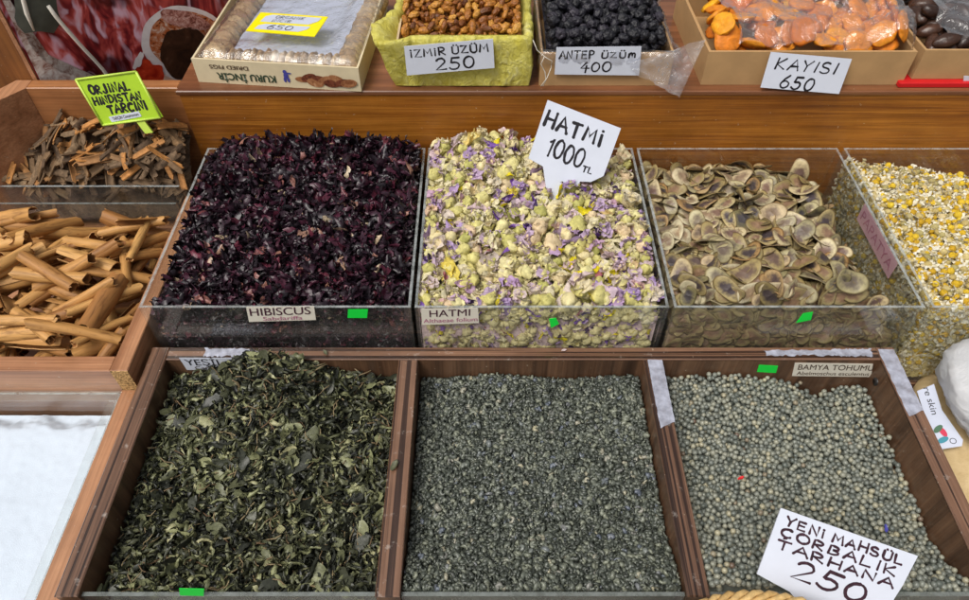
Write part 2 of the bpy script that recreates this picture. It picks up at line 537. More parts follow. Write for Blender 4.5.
def handwriting(mb, text, org, right, up, n, height, pen, width=None, jit=0.035, slant=0.0, seed=1):
    """marker strokes as flat ribbons lying on the plane org/right/up; width = wanted length"""
    rd = random.Random(seed)
    gap = 0.22
    total = sum((0.42 if ch == ' ' else WID.get(ch, .70) + gap) for ch in text) - gap
    sx = height if width is None else width / total
    x = 0.0
    off = 0.00025
    for ch in text:
        if ch == ' ':
            x += .42
            continue
        dy = rd.uniform(-.05, .05)
        sc = rd.uniform(.94, 1.06)
        rt = rd.uniform(-.05, .05)
        for st in G[ch]:
            pts = []
            for (a, b) in st:
                a2, b2 = a * sc + b * rt + slant * b, b * sc + dy
                pts.append(Vector((( x + a2) * sx + rd.uniform(-jit, jit) * height * .4, b2 * height + rd.uniform(-jit, jit) * height * .4)))
            w0 = pen * rd.uniform(.85, 1.12)
            L, Rr = [], []
            for i, p in enumerate(pts):
                t = (pts[min(i + 1, len(pts) - 1)] - pts[max(i - 1, 0)])
                if t.length < 1e-9:
                    t = Vector((1, 0))
                t.normalize()
                nn = Vector((-t.y, t.x))
                w = w0 * .5 * (1.12 - .34 * (i / max(1, len(pts) - 1)) ** 1.5) * rd.uniform(.86, 1.12)
                L.append(p + nn * w)
                Rr.append(p - nn * w)
            off += 0.000004
            to3 = lambda q: org + right * q.x + up * q.y + n * off
            vs = [to3(q) for q in L] + [to3(q) for q in Rr]
            k = len(pts)
            mb.add(vs, [(i, k + i, k + i + 1, i + 1) for i in range(k - 1)])
            for p in (pts[0], pts[-1]):
                off += 0.000004
                mb.add([to3(p + Vector((math.cos(q), math.sin(q))) * w0 * .5) for q in [math.pi * j / 4 for j in range(8)]], [tuple(range(8))])
        x += WID.get(ch, .70) + gap
    return mb


def printed(name, text, org, right, up, n, height, mat, parent, width=None, bold=0.0, off=0.0004):
    cu = bpy.data.curves.new(name, 'FONT')
    cu.body = text
    cu.size = 1.0
    cu.offset = bold
    to = bpy.data.objects.new(name, cu)
    COL.objects.link(to)
    bpy.context.view_layer.update()
    dg = bpy.context.evaluated_depsgraph_get()
    me = bpy.data.meshes.new_from_object(to.evaluated_get(dg))
    bpy.data.objects.remove(to)
    bpy.data.curves.remove(cu)
    co = np.empty(len(me.vertices) * 3)
    me.vertices.foreach_get('co', co)
    co = co.reshape(-1, 3)
    x0, x1 = co[:, 0].min(), co[:, 0].max()
    sy = height / 0.72
    sx = sy if width is None else width / (x1 - x0)
    rr, uu, nn, oo = map(np.array, (right, up, n, org))
    w = oo + np.outer((co[:, 0] - x0) * sx, rr) + np.outer(co[:, 1] * sy, uu) + nn * off
    me.vertices.foreach_set('co', w.ravel())
    me.materials.clear()
    me.materials.append(mat)
    me.update()
    me.name = name
    return link(name, me, parent)


# ------------------------------------------------------------------ heaps: items dropped on a height field
def vnoise(X, Y, f, seed=0.0):
    out = np.empty(X.size)
    for i, (a, b) in enumerate(zip(X.ravel(), Y.ravel())):
        out[i] = mnoise.noise((a * f, b * f, seed))
    return out.reshape(X.shape)


class Heap:
    def __init__(s, x0, x1, y0, y1, res, target, start):
        s.x0, s.x1, s.y0, s.y1, s.res = x0, x1, y0, y1, res
        s.nx, s.ny = int((x1 - x0) / res) + 1, int((y1 - y0) / res) + 1
        xs, ys = x0 + np.arange(s.nx) * res, y0 + np.arange(s.ny) * res
        s.X, s.Y = np.meshgrid(xs, ys, indexing='ij')
        s.t = target(s.X, s.Y)
        s.h = np.minimum(start(s.X, s.Y, s.t), s.t)
        s.h0 = s.h.copy()
        s.id = np.full(s.h.shape, -1, dtype=np.int32)
        s.items = []

    def ij(s, x, y):
        return (np.clip(((x - s.x0) / s.res + .5).astype(int), 0, s.nx - 1), np.clip(((y - s.y0) / s.res + .5).astype(int), 0, s.ny - 1))

    def pick(s, K, r, margin, patch):
        cx = rng.uniform(s.x0 + margin, s.x1 - margin, K)
        cy = rng.uniform(s.y0 + margin, s.y1 - margin, K)
        i, j = s.ij(cx[:, None] + patch[None, :, 0], cy[:, None] + patch[None, :, 1])
        sc = (s.h[i, j] - s.t[i, j]).mean(1)
        k = int(sc.argmin())
        return cx[k], cy[k], sc[k]

    def fill(s, temps, N, K=6, tilt=12, q=0.85, stop=0.0, weights=None, scale=(0.9, 1.12), flip=True, rollx=False, align=1.0, maxtilt=50, yawf=None, tumble=0.0):
        fails = 0
        w = None if weights is None else np.array(weights) / sum(weights)
        for _ in range(N * 2):
            if len(s.items) >= N or fails > 60:
                break
            ti = int(rng.choice(len(temps), p=w))
            T = temps[ti]
            r = T['r']
            a = np.linspace(0, 2 * np.pi, 9)[:-1]
            patch = np.concatenate([[[0, 0]], np.stack([np.cos(a), np.sin(a)], 1) * r * .55])
            x, y, sc = s.pick(K, r, min(r * .35, (s.x1 - s.x0) * .3, (s.y1 - s.y0) * .3), patch)
            if sc > stop:
                fails += 1
                continue
            fails = 0
            yaw = rng.uniform(0, 2 * np.pi) if yawf is None else yawf(x, y)
            scl = rng.uniform(*scale)
            cz, sz = np.cos(yaw), np.sin(yaw)
            # plane under the item
            gl, gw = T['l'] * .45 * scl, T['w'] * .45 * scl
            uu, vv = np.meshgrid([-gl, -gl / 2, 0, gl / 2, gl], [-gw, 0, gw])
            uu, vv = uu.ravel(), vv.ravel()
            px, py = x + uu * cz - vv * sz, y + uu * sz + vv * cz
            i, j = s.ij(px, py)
            hz = s.h[i, j]
            A = np.stack([px - x, py - y, np.ones_like(px)], 1)
            g = np.linalg.lstsq(A, hz, rcond=None)[0]
            n = np.array([-g[0] * align, -g[1] * align, 1.0])
            lim = math.tan(R(maxtilt))
            hn = math.hypot(n[0], n[1])
            if hn > lim:
                n[:2] *= lim / hn
            n[:2] += np.tan(rng.normal(0, R(tilt), 2).clip(-1.2, 1.2))
            n /= np.linalg.norm(n)
            xa = np.array([cz, sz, 0.0])
            xa -= n * xa.dot(n)
            xa /= np.linalg.norm(xa)
            Rm = np.stack([xa, np.cross(n, xa), n], 1)
            if tumble and rng.random() < tumble:
                from_q = rng.normal(size=(3, 3))
                Rm, _r = np.linalg.qr(from_q)
                if np.linalg.det(Rm) < 0:
                    Rm[:, 0] *= -1
            elif flip and rng.random() < .5:
                Rm = Rm @ np.diag([1, -1, -1.0])
            if rollx:
                ra = rng.uniform(0, 2 * np.pi)
                Rm = Rm @ np.array([[1, 0, 0], [0, np.cos(ra), -np.sin(ra)], [0, np.sin(ra), np.cos(ra)]])
            P = T['pts'] @ Rm.T * scl
            dx = max(0, s.x0 - (x + P[:, 0].min())) - max(0, x + P[:, 0].max() - s.x1)
            dy = max(0, s.y0 - (y + P[:, 1].min())) - max(0, y + P[:, 1].max() - s.y1)
            x, y = x + dx, y + dy
            i, j = s.ij(x + P[:, 0], y + P[:, 1])
            z = float(np.quantile(s.h[i, j] - P[:, 2], q))
            up = z + P[:, 2]
            k = len(s.items)
            better = up > s.h[i, j]
            np.maximum.at(s.h, (i, j), up)
            s.id[i[better], j[better]] = k
            s.items.append((ti, np.array([x, y, z]), Rm, scl))
        return s

    def against_wall(s, temps, n, face, x0, x1, z0, z1, depth=.010, weights=None, scale=(.85, 1.1), tilt=.5):
        """items pressed against a clear wall; face '-y' = front wall at y0, '-x' = left wall at x0 of the heap"""
        w = None if weights is None else np.array(weights) / sum(weights)
        for _ in range(n):
            ti = int(rng.choice(len(temps), p=w))
            T = temps[ti]
            base = np.array([0, -1.0, 0]) if face == '-y' else np.array([-1.0, 0, 0])
            nn = base * rng.choice([-1, 1]) + rng.normal(0, tilt, 3)
            nn /= np.linalg.norm(nn)
            xa = rng.normal(size=3)
            xa -= nn * xa.dot(nn)
            xa /= np.linalg.norm(xa)
            Rm = np.stack([xa, np.cross(nn, xa), nn], 1)
            scl = rng.uniform(*scale)
            P = T['pts'] @ Rm.T * scl
            d = abs(rng.normal(0, depth))
            u, z = rng.uniform(x0, x1), rng.uniform(z0, z1)
            if face == '-y':
                z = min(z, float(s.t[s.ij(np.array([u]), np.array([s.y0 + .012]))][0]) + .002 - P[:, 2].max() * .7)
                u = min(max(u, s.x0 - P[:, 0].min()), s.x1 - P[:, 0].max())
                loc = np.array([u, s.y0 - P[:, 1].min() + d, z])
            else:
                z = min(z, float(s.t[s.ij(np.array([s.x0 + .01]), np.array([u]))][0]) + .002 - P[:, 2].max() * .7)
                u = min(max(u, s.y0 - P[:, 1].min()), s.y1 - P[:, 1].max())
                loc = np.array([s.x0 - P[:, 0].min() + d, u, z])
            s.items.append((ti, loc, Rm, scl))
        return s

    def visible(s):
        c = np.bincount(s.id[s.id >= 0].ravel(), minlength=len(s.items))
        return c

    def base(s, rough=0.0):
        """the heap's own lower body, as a coarse skin down to the starting heights"""
        st = max(1, int(0.004 / s.res))
        a, b, c = s.X[::st, ::st], s.Y[::st, ::st], s.h0[::st, ::st]
        ni, nj = a.shape
        vs = np.stack([a, b, c + rng.normal(0, 1, c.shape) * rough], -1).reshape(-1, 3)
        fs = []
        for i in range(ni - 1):
            for j in range(nj - 1):
                fs.append((i * nj + j, (i + 1) * nj + j, (i + 1) * nj + j + 1, i * nj + j + 1))
        return vs, np.array(fs)


def template(v, f, mi=None, l=None, w=None, extra=2):
    v = np.asarray(v, float)
    T = {'v': v, 'f': f, 'm': mi if mi is not None else [0] * len(f)}
    pts = [v]
    fc = np.array([v[list(q)].mean(0) for q in f])
    pts.append(fc)
    if extra > 1:
        pts.append(np.array([(v[q[0]] + v[q[1]]) / 2 for q in f]))
    T['pts'] = np.concatenate(pts)
    ext = v.max(0) - v.min(0)
    T['l'], T['w'] = l or ext[0], w or ext[1]
    T['r'] = max(ext[0], ext[1]) / 2
    return T


def mesh_of(T, name, mats, smooth=True, attr=None):
    me = bpy.data.meshes.new(name)
    me.from_pydata([tuple(p) for p in T['v']], [], [tuple(q) for q in T['f']])
    for m in mats:
        me.materials.append(m)
    me.polygons.foreach_set('material_index', T['m'])
    me.polygons.foreach_set('use_smooth', [smooth] * len(T['f']))
    if 't' in T:
        at_ = me.attributes.new('ring', 'FLOAT', 'POINT')
        at_.data.foreach_set('value', T['t'])
    me.update()
    return me


def mass(name, temps, items, mats, base=None, smooth=True, parent=None, base_mi=0):
    """one mesh of many copies of the templates (uncountable stuff)"""
    V, LV, LT, MI, TT = [], [], [], [], []
    nb = 0
    for T in temps:
        T['_lv'] = np.array([i for q in T['f'] for i in q], dtype=np.int32)
        T['_lt'] = np.array([len(q) for q in T['f']], dtype=np.int32)
    for (ti, loc, Rm, scl) in items:
        T = temps[ti]
        V.append(T['v'] @ Rm.T * scl + loc)
        LV.append(T['_lv'] + nb)
        LT.append(T['_lt'])
        MI.append(np.array(T['m'], dtype=np.int32))
        if 't' in T:
            TT.append(np.array(T['t']))
        nb += len(T['v'])
    if base is not None:
        bv, bf = base
        V.append(bv)
        LV.append((bf + nb).ravel().astype(np.int32))
        LT.append(np.full(len(bf), 4, dtype=np.int32))
        MI.append(np.full(len(bf), base_mi, dtype=np.int32))
        if TT:
            TT.append(np.full(len(bv), .5))
    V, LV, LT, MI = np.concatenate(V), np.concatenate(LV), np.concatenate(LT), np.concatenate(MI)
    me = bpy.data.meshes.new(name)
    me.vertices.add(len(V))
    me.vertices.foreach_set('co', V.ravel().astype(np.float32))
    me.loops.add(len(LV))
    me.loops.foreach_set('vertex_index', LV)
    me.polygons.add(len(LT))
    me.polygons.foreach_set('loop_start', np.concatenate([[0], np.cumsum(LT)[:-1]]).astype(np.int32))
    me.polygons.foreach_set('loop_total', LT)
    for m in mats:
        me.materials.append(m)
    me.polygons.foreach_set('material_index', MI)
    me.polygons.foreach_set('use_smooth', np.full(len(LT), smooth))
    if TT:
        a = me.attributes.new('ring', 'FLOAT', 'POINT')
        a.data.foreach_set('value', np.concatenate(TT).astype(np.float32))
    me.update(calc_edges=True)
    me.validate()
    return link(name, me, parent)


def mat4(loc, Rm, scl):
    m = Matrix.Identity(4)
    for i in range(3):
        for j in range(3):
            m[i][j] = float(Rm[i, j]) * scl
        m[i][3] = float(loc[i])
    return m


def individuals(name, protos, heap, keep, label, cat, group):
    """protos: list of objects (with children) to copy, one per template; the first copy reuses the proto"""
    used = set()
    for k in keep:
        ti, loc, Rm, scl = heap.items[k]
        p = protos[ti]
        if ti in used:
            o = p.copy()
            COL.objects.link(o)
            for ch in p.children:
                c = ch.copy()
                COL.objects.link(c)
                c.parent = o
        else:
            o = p
            used.add(ti)
        o.matrix_basis = mat4(loc, Rm, scl)
        tag(o, label, cat, group)
    for ti, p in enumerate(protos):
        if ti not in used:
            for ch in list(p.children):
                bpy.data.objects.remove(ch)
            bpy.data.objects.remove(p)


# ================================================================== LARGE STRUCTURE
g = MB()
g.add([(-40, -40, -0.92), (40, -40, -0.92), (40, 40, -0.92), (-40, 40, -0.92)], [(0, 1, 2, 3)])
tag(g.build('ground', M['ground']), 'grey ground below the market stall', None, None, 'structure')

t = thing('stall_table', (0, 0.6, -0.92), 'dark wooden table carrying the front crate and trays', 'table')
MB().box(-1.0, 1.0, 0.20, 1.6, -0.15, -0.125).build('tabletop', M['table'], t)
for x in (-0.95, 0.95):
    for y in (0.25, 1.55):
        MB().box(x - .03, x + .03, y - .03, y + .03, -0.92, -0.15).build('leg', M['table'], t)

# upper shelf with its front board
t = thing('upper_shelf', (0.25, 1.1, -0.125), 'orange varnished wooden shelf with a wide front board behind the clear boxes', 'shelf')
MB().box(-0.425, 1.05, 0.860, 0.880, -0.125, 0.1490).build('front_board', M['board_wood'], t)
MB().box(-0.428, 1.05, 0.858, 1.5, 0.1492, 0.1560, bev=0.0012).build('shelf_top', M['shelf_wood'], t)
MB().box(-0.424, 1.05, 1.48, 1.50, -0.125, 0.1485).build('back_board', M['board_wood'], t)

# ---- front walnut crate
CX0, CX1, CY0, CY1, WT = -0.412, 0.507, 0.232, 0.532, 0.021
CZ = -0.118
crate = thing('wooden_crate', (0.045, 0.38, CZ), 'walnut laminate crate with three compartments and plastic trimmed rims', 'crate')
D1, D2 = (-0.1045, -0.0815), (0.1950, 0.2160)
MB().box(CX0, CX1, CY0 + .010, CY1, CZ, CZ + .008).build('base', M['walnut_z'], crate)
MB().box(CX0 + WT, CX1 - WT, CY1 - 0.018, CY1, CZ + .008, -0.0035).build('back_panel', M['walnut_z'], crate)
for x0, x1 in ((CX0, CX0 + WT), (CX1 - WT, CX1)):
    MB().box(x0, x1, CY0, CY1, CZ + .008, -0.0035).build('side_panel', M['walnut_z'], crate)
for x0, x1 in (D1, D2):
    MB().box(x0, x1, CY0, CY1 - 0.018, CZ + .008, -0.0035).build('divider', M['walnut_z'], crate)
# rims: striped edge banding
MB().box(CX0 + WT, CX1 - WT, CY1 - 0.0185, CY1 + .0005, -0.0034, 0.0, bev=0.0012).build('rim_strip', M['walnut_x'], crate)
for x0, x1 in ((CX0, CX0 + WT), (CX1 - WT, CX1)):
    MB().box(x0 - .0006, x1 + .0006, CY0 - .0006, CY1 + .0006, -0.0034, 0.0004, bev=0.0012).build('rim_strip', M['walnut_y'], crate)
for x0, x1 in (D1, D2):
    MB().box(x0 - .0006, x1 + .0006, CY0 - .0006, CY1 - .0190, -0.0034, 0.0002, bev=0.0012).build('rim_strip', M['walnut_y'], crate)
for x0, x1 in ((CX0 + WT + .001, D1[0] - .001), (D1[1] + .001, D2[0] - .001), (D2[1] + .001, CX1 - WT - .001)):
    b = MB().box(x0, x1, CY0 + .002, CY0 + .006, CZ + .008, -0.0065, 0, top=1)
    b.build('front_panel', [M['acrylic_dirty'], M['acrylic_edge_dark']], crate)


# ragged pale strips on the rims, reflected light painted in as their colour
def sheen_strip(name, x0, x1, y0, y1, z, axis, ragged, seed, mat, parent):
    rd = random.Random(seed)
    mb = MB()
    n = 24
    P = []
    for i in range(n + 1):
        u = i / n
        row = []
        for j in range(5):
            v = j / 4
            if axis == 'Y':
                x, y = x0 + (x1 - x0) * v, y0 + (y1 - y0) * u
                if i == 0:
                    y += (v - .5) * (y1 - y0) * .10 + rd.uniform(0, .003) * ragged
                if j in (0, 4):
                    x += rd.uniform(-.0012, .0012) * ragged
            else:
                x, y = x0 + (x1 - x0) * u, y0 + (y1 - y0) * v
                if j in (0, 4):
                    y += (rd.uniform(0, .006) if j == 0 else -rd.uniform(0, .004)) * ragged
                if i in (0, n):
                    x += rd.uniform(-.004, .004) * ragged
            row.append((x, y, z + .0004 + .0004 * math.sin(u * 31 + v * 4 + seed)))
        P.append(row)
    mb.grid(P)
    return mb.build(name, mat, parent)


sheen_strip('rim_sheen', D2[0] + .004, D2[1] + .001, 0.420, CY1 - .020, 0.0009, 'Y', .25, 1, M['rim_sheen_mat'], crate)
sheen_strip('rim_sheen', CX1 - WT, CX1 - .001, 0.435, CY1 - .004, 0.0011, 'Y', .25, 2, M['rim_sheen_mat'], crate)
sheen_strip('rim_sheen', -0.345, -0.292, CY1 - .0165, CY1 - .001, 0.0006, 'X', .6, 3, M['rim_sheen_mat'], crate)
sheen_strip('rim_sheen', -0.289, -0.268, CY1 - .0165, CY1 - .005, 0.0006, 'X', .8, 4, M['rim_sheen_mat'], crate)
sheen_strip('rim_sheen', 0.345, 0.430, CY1 - .0150, CY1 - .004, 0.0006, 'X', .5, 5, M['rim_sheen_mat'], crate)
sheen_strip('rim_sheen', 0.430, 0.478, CY1 - .0165, CY1 - .002, 0.0006, 'X', .6, 6, M['rim_sheen_mat'], crate)
b = MB().tube([(CX1 - WT - .0012, .500, -.028), (CX1 - WT + .002, .500, -.028)], .0052, 12)
b.build('bolt', M['bolt'], crate)


def sticker(name, pxs, plane_y, mat, parent, th=.0004, off=.0007):
    pts = [aty(px, py, plane_y - off) for px, py in pxs]
    return MB().poly(pts[::-1], Vector((0, -1, 0)), th).build(name, mat, parent), pts




def text_on(pts, n, frac0, frac1, text, mat, parent, name='lettering', bold=0.0, off=.0005):
    """printed text inside a label whose corners are TL, TR, BR, BL; frac = (left, bottom), (right, top)"""
    tl, tr, br, bl = pts
    right, up = (br - bl), (tl - bl)
    org = bl + right * frac0[0] + up * frac0[1]
    return printed(name, text, org, right.normalized(), up.normalized(), n, up.length * (frac1[1] - frac0[1]), mat, parent, right.length * (frac1[0] - frac0[0]), bold, off)


BI = CY1 - 0.018          # inner face of the crate's back panel
ns = -Y3
st, pts = sticker('paper_label', [(179, 358), (262, 358), (262, 370), (187, 370)], BI, M['white_card'], crate)
pts[3] = pts[0] + (pts[3].z - pts[0].z) * Z3
text_on(pts, ns, (.05, .42), (.95, .92), 'YEŞİL ÇAY', M['marker'], st)
text_on(pts, ns, (.14, .08), (.95, .34), 'Camellia sinensis', M['brown_ink'], st)
st, pts = sticker('paper_label', [(795, 363), (873, 364), (871, 377), (792, 376)], BI, M['cream_label'], crate)
text_on(pts, ns, (.05, .52), (.99, .93), 'BAMYA TOHUMU', M['brown_ink'], st)
text_on(pts, ns, (.05, .12), (.96, .40), 'Abelmoschus esculentus', M['brown_ink'], st)
sticker('price_sticker', [(759, 365), (778, 366), (776, 373), (757, 372)], BI, M['green_sticker'], crate)
sticker('price_sticker', [(179, 588.5), (204, 589), (203.5, 596), (180, 595.5)], CY0 + .002, M['green_sticker'], crate)

# ---- clear acrylic boxes of the second row
BZ0, BZ1, BY0, BY1 = -0.085, 0.066, 0.540, 0.851
BOX = [(-0.4080, -0.0870), (-0.0825, 0.2180), (0.2240, 0.5200), (0.5290, 0.8400)]
BL = ['clear acrylic box holding dark purple hibiscus', 'clear acrylic box holding pale mallow flowers and a pointed price card',
      'clear acrylic box holding flat brown seed pods', 'clear acrylic box holding yellow and white chamomile']
boxes = []
for (x0, x1), lab in zip(BOX, BL):
    b = thing('acrylic_box', ((x0 + x1) / 2, (BY0 + BY1) / 2, BZ0), lab, 'box')
    boxes.append(b)
    T_ = .0034
    ae = [M['acrylic_worn'], M['acrylic_edge']]
    MB().box(x0, x1, BY0, BY0 + T_, BZ0, BZ1, 0, top=1).build('front_panel', ae, b)
    MB().box(x0, x1, BY1 - T_, BY1, BZ0, BZ1, 0, top=1).build('back_panel', ae, b)
    for (a, c) in ((x0, x0 + T_), (x1 - T_, x1)):
        s_ = MB().box(a, c, BY0 + T_ + .0002, BY1 - T_ - .0002, BZ0, BZ1 - .0003, 0, top=1)
        s_.build('side_panel', ae, b)
    MB().box(x0 + T_ + .0002, x1 - T_ - .0002, BY0 + T_ + .0002, BY1 - T_ - .0002, BZ0, BZ0 + T_).build('base', M['acrylic'], b)
# plinth under the clear boxes
tag(MB().box(-0.411, 1.0, 0.536, 0.857, -0.1245, -0.0855).build('plank', M['walnut_x']), 'low wooden plank under the clear boxes', 'plank')

st, pts = sticker('paper_label', [(246, 307), (314, 306.5), (316, 320), (249, 322)], BY0, M['cream_label'], boxes[0])
text_on(pts, ns, (.04, .42), (.93, .93), 'HIBISCUS', M['maroon_ink'], st)
text_on(pts, ns, (.22, .08), (.80, .34), 'Sabdariffa', M['pink_ink'], st)
sticker('price_sticker', [(348, 309.5), (368, 309.5), (367, 318), (347.5, 318)], BY0, M['green_sticker'], boxes[0])
st, pts = sticker('paper_label', [(421, 309), (478, 308), (479, 323), (422, 325)], BY0, M['cream_label'], boxes[1])
text_on(pts, ns, (.14, .50), (.84, .93), 'HATMI', M['maroon_ink'], st)
text_on(pts, ns, (.03, .14), (.97, .40), 'Althaeae folium', M['pink_ink'], st)
sticker('price_sticker', [(549, 319), (556, 318), (559, 324), (551, 328)], BY0, M['green_sticker'], boxes[1])
sticker('price_sticker', [(803, 313.5), (813, 312), (811, 320), (796, 323)], BY0, M['green_sticker'], boxes[2])
# pink label on the side of the chamomile box, facing the pods
xs = BOX[3][0] - .0006
lp = [Vector((xs, .745, .050)), Vector((xs, .628, .050)), Vector((xs, .628, .022)), Vector((xs, .745, .022))]
st = MB().poly(lp[::-1], Vector((-1, 0, 0)), .0004).build('paper_label', M['pink_label'], boxes[3])
text_on(lp, Vector((-1, 0, 0)), (.06, .25), (.94, .80), 'PAPATYA', M['pink_ink'], st)

# ---- bark tray (upper) and cinnamon tray (lower), pale wood
bt = thing('wooden_tray', (-0.62, 0.83, -0.05), 'wooden tray of flat bark pieces with a clear front, below the poster', 'tray')
MB().box(-0.640, -0.4285, 0.868, 0.889, -0.05, 0.155, bev=.001).build('back_panel', [M['tray_face']], bt)
q_ = [(-0.700, 0.790), (-0.6405, 0.8675), (-0.6405, 0.889), (-0.662, 0.889), (-0.722, 0.790)]
MB().poly([Vector((x, y, .1545)) for x, y in q_], Z3, .205).build('side_panel', [M['tray_wood_y']], bt)
MB().box(-0.780, -0.4405, 0.790, 0.7934, -0.02, 0.043, 0, top=1).build('front_panel', [M['acrylic_worn'], M['acrylic_edge']], bt)
MB().box(-0.640, -0.4410, 0.794, 0.868, -0.05, -0.04).build('base', M['tray_wood_x'], bt)
ct = thing('wooden_tray', (-0.60, 0.62, -0.10), 'pale wooden tray filled with cinnamon quills', 'tray')
MB().box(-0.4400, -0.4190, 0.4822, 0.858, -0.10, 0.020, bev=.001).build('side_panel', M['tray_wood_y'], ct)
MB().box(-0.4398, -0.4192, 0.4815, 0.4822, -0.10, 0.019).build('raw_end', M['chipboard'], ct)
MB().box(-0.800, -0.4402, 0.4822, 0.504, -0.10, 0.0195, bev=.001).build('front_panel', M['tray_wood_x'], ct)
MB().box(-0.800, -0.4402, 0.7640, 0.7672, -0.10, 0.033, 0, top=1).build('back_panel', [M['acrylic_worn'], M['acrylic_edge_dark']], ct)
MB().box(-0.800, -0.4402, 0.5042, 0.7638, -0.10, -0.09).build('base', M['tray_wood_x'], ct)

# ---- white powder tray
pt = thing('powder_tray', (-0.58, 0.32, -0.11), 'clear plastic tray of white powder in a wooden surround', 'tray')
PX0, PX1, PY0, PY1, PZ = -0.80, -0.4405, 0.10, 0.4800, -0.022
ae = [M['acrylic'], M['acrylic_edge']]
MB().box(PX1 - .003, PX1, PY0, PY1, -.10, PZ, 0, top=1).build('side_panel', ae, pt)
MB().box(PX0, PX1 - .0032, PY1 - .003, PY1, -.10, PZ - .0002, 0, top=1).build('back_panel', ae, pt)
MB().box(PX0, PX1 - .0032, PY0, PY1 - .0032, -.10, -.097).build('base', M['acrylic'], pt)
MB().box(PX1 + .0005, -0.4136, 0.10, 0.4812, -.11, -0.018, bev=.001).build('wooden_surround', M['tray_wood_y'], pt)
# raised clear lip round the tray
lip = MB()
lip.box(PX1 - .012, PX1 + .001, PY0, PY1 - .013, PZ, PZ + .0022, 0)
lip.box(PX0, PX1 + .001, PY1 - .0128, PY1 + .0005, PZ, PZ + .0022, 0)
lip.build('lip', [M['acrylic']], pt)

# ---- wooden post and the printed poster behind the bark tray
p = thing('wooden_post', (-.75, .92, .16), 'dark orange upright panel at the edge of the coffee poster', 'post')
MB().box(-0.95, -0.6395, 0.8905, 0.915, 0.02, 0.75, bev=.001).build('panel', M['post_wood'], p)
MB().box(-0.6393, -0.6335, 0.8905, 0.915, 0.02, 0.75).build('edge_strip', M['tray_wood_y'], p)

# poster: an upright sheet turned a little, running behind the fig box
PA, PB = Vector((-0.633, 0.893, 0.10)), Vector((-0.360, 1.115, 0.10))
pr = (PB - PA).normalized()
pn = Vector((pr.y, -pr.x, 0))
PH = 0.50
m, nt, out = new_mat('poster_print')
v = coords(nt, kind='Object')
n1 = noise_tex(nt, coords(nt, (30, 30, 12), rot=(0, 0.4, 0)), 1.0, 3, 0.5, 1.4)
n2 = noise_tex(nt, coords(nt, (60, 60, 26), rot=(0, 0.35, 0)), 1.0, 2, 0.45, 0.6)
c1 = ramp(nt, n1, [(0.30, (0.030, 0.005, 0.010)), (0.43, (0.22, 0.018, 0.022)), (0.52, (0.50, 0.075, 0.065)), (0.61, (0.70, 0.28, 0.32)), (0.74, (0.76, 0.56, 0.68))])
c2 = ramp(nt, n2, [(0.55, (0, 0, 0)), (0.66, (0.9, 0.9, 0.9))])
col = mixc(nt, c2, c1, (0.74, 0.48, 0.60))
dk = noise_tex(nt, coords(nt, (16, 16, 12)), 1.0, 3, 0.5)
dkm = ramp(nt, dk, [(0.40, (0.12, 0.05, 0.07)), (0.50, (1, 1, 1))])
col = mixc(nt, 0.9, col, dkm, 'MULTIPLY')
finish(nt, out, col, 0.42, 0.25)
M['poster'] = m
poster = thing('poster', PA, 'glossy poster printed with a coffee cup and pink blurs', 'poster')
MB().poly([PA, PB, PB + Z3 * PH, PA + Z3 * PH], pn, .003).build('sheet', M['poster'], poster)


def on_poster(px, py):
    return on_plane(px, py, PA, pn)


def flat_print(name, pxs, mat, layer, fine=False):
    pts = [on_poster(px, py) + pn * (.0006 + .0005 * layer) for px, py in pxs]
    mb = MB()
    c = sum((Vector(q) for q in pts), Vector()) / len(pts)
    mb.add([c] + pts, [(0, i + 1, (i + 1) % len(pts) + 1) for i in range(len(pts))])
    return mb.build(name, mat, poster)


def ell(cx, cy, rx, ry, rot, n=40, wob=0.0, a0=0, a1=360, seed=0):
    o = []
    for i in range(n):
        a = R(a0 + (a1 - a0) * i / n)
        k = 1 + wob * mnoise.noise((math.cos(a) * 1.7, math.sin(a) * 1.7, seed))
        x, y = rx * k * math.cos(a), ry * k * math.sin(a)
        o.append((cx + x * math.cos(rot) - y * math.sin(rot), cy + x * math.sin(rot) + y * math.cos(rot)))
    return o


def blotch(name, stops, scale, rough=.3):
    m, nt, out = new_mat(name)
    f = noise_tex(nt, coords(nt), scale, 5, 0.65, 1.0)
    finish(nt, out, ramp(nt, f, stops), .42, 0.25)
    return m


M['p_white'] = blotch('printed_china', [(0.3, (0.66, 0.58, 0.60)), (0.7, (0.84, 0.79, 0.79))], 40)
M['p_foam'] = blotch('printed_foam', [(0.36, (0.03, 0.012, 0.01)), (0.44, (0.46, 0.11, 0.03)), (0.55, (0.50, 0.22, 0.12)), (0.68, (0.70, 0.55, 0.48))], 110)
M['p_pinkfoam'] = blotch('printed_pink_foam', [(0.36, (0.16, 0.04, 0.03)), (0.5, (0.46, 0.20, 0.16)), (0.66, (0.66, 0.44, 0.40))], 150)
M['p_coffee'] = blotch('printed_coffee', [(0.35, (0.022, 0.010, 0.006)), (0.6, (0.075, 0.030, 0.016)), (0.75, (0.20, 0.10, 0.07))], 26)
M['p_red'] = blotch('printed_red', [(0.35, (0.36, 0.015, 0.006)), (0.6, (0.66, 0.06, 0.02)), (0.75, (0.62, 0.18, 0.10))], 60)
M['p_splash'] = blotch('printed_splash', [(0.34, (0.24, 0.10, 0.07)), (0.48, (0.52, 0.42, 0.38)), (0.66, (0.72, 0.68, 0.64))], 90)
flat_print('cup_rim_print', ell(186, 44, 46, 37, .35, wob=.05, seed=3), M['p_white'], 1)
flat_print('foam_print', ell(188, 43, 40, 31, .35, wob=.06, seed=3), M['p_foam'], 2)
flat_print('pink_foam_print', ell(184, 19, 27, 8, .25, wob=.2, seed=5), M['p_pinkfoam'], 3)
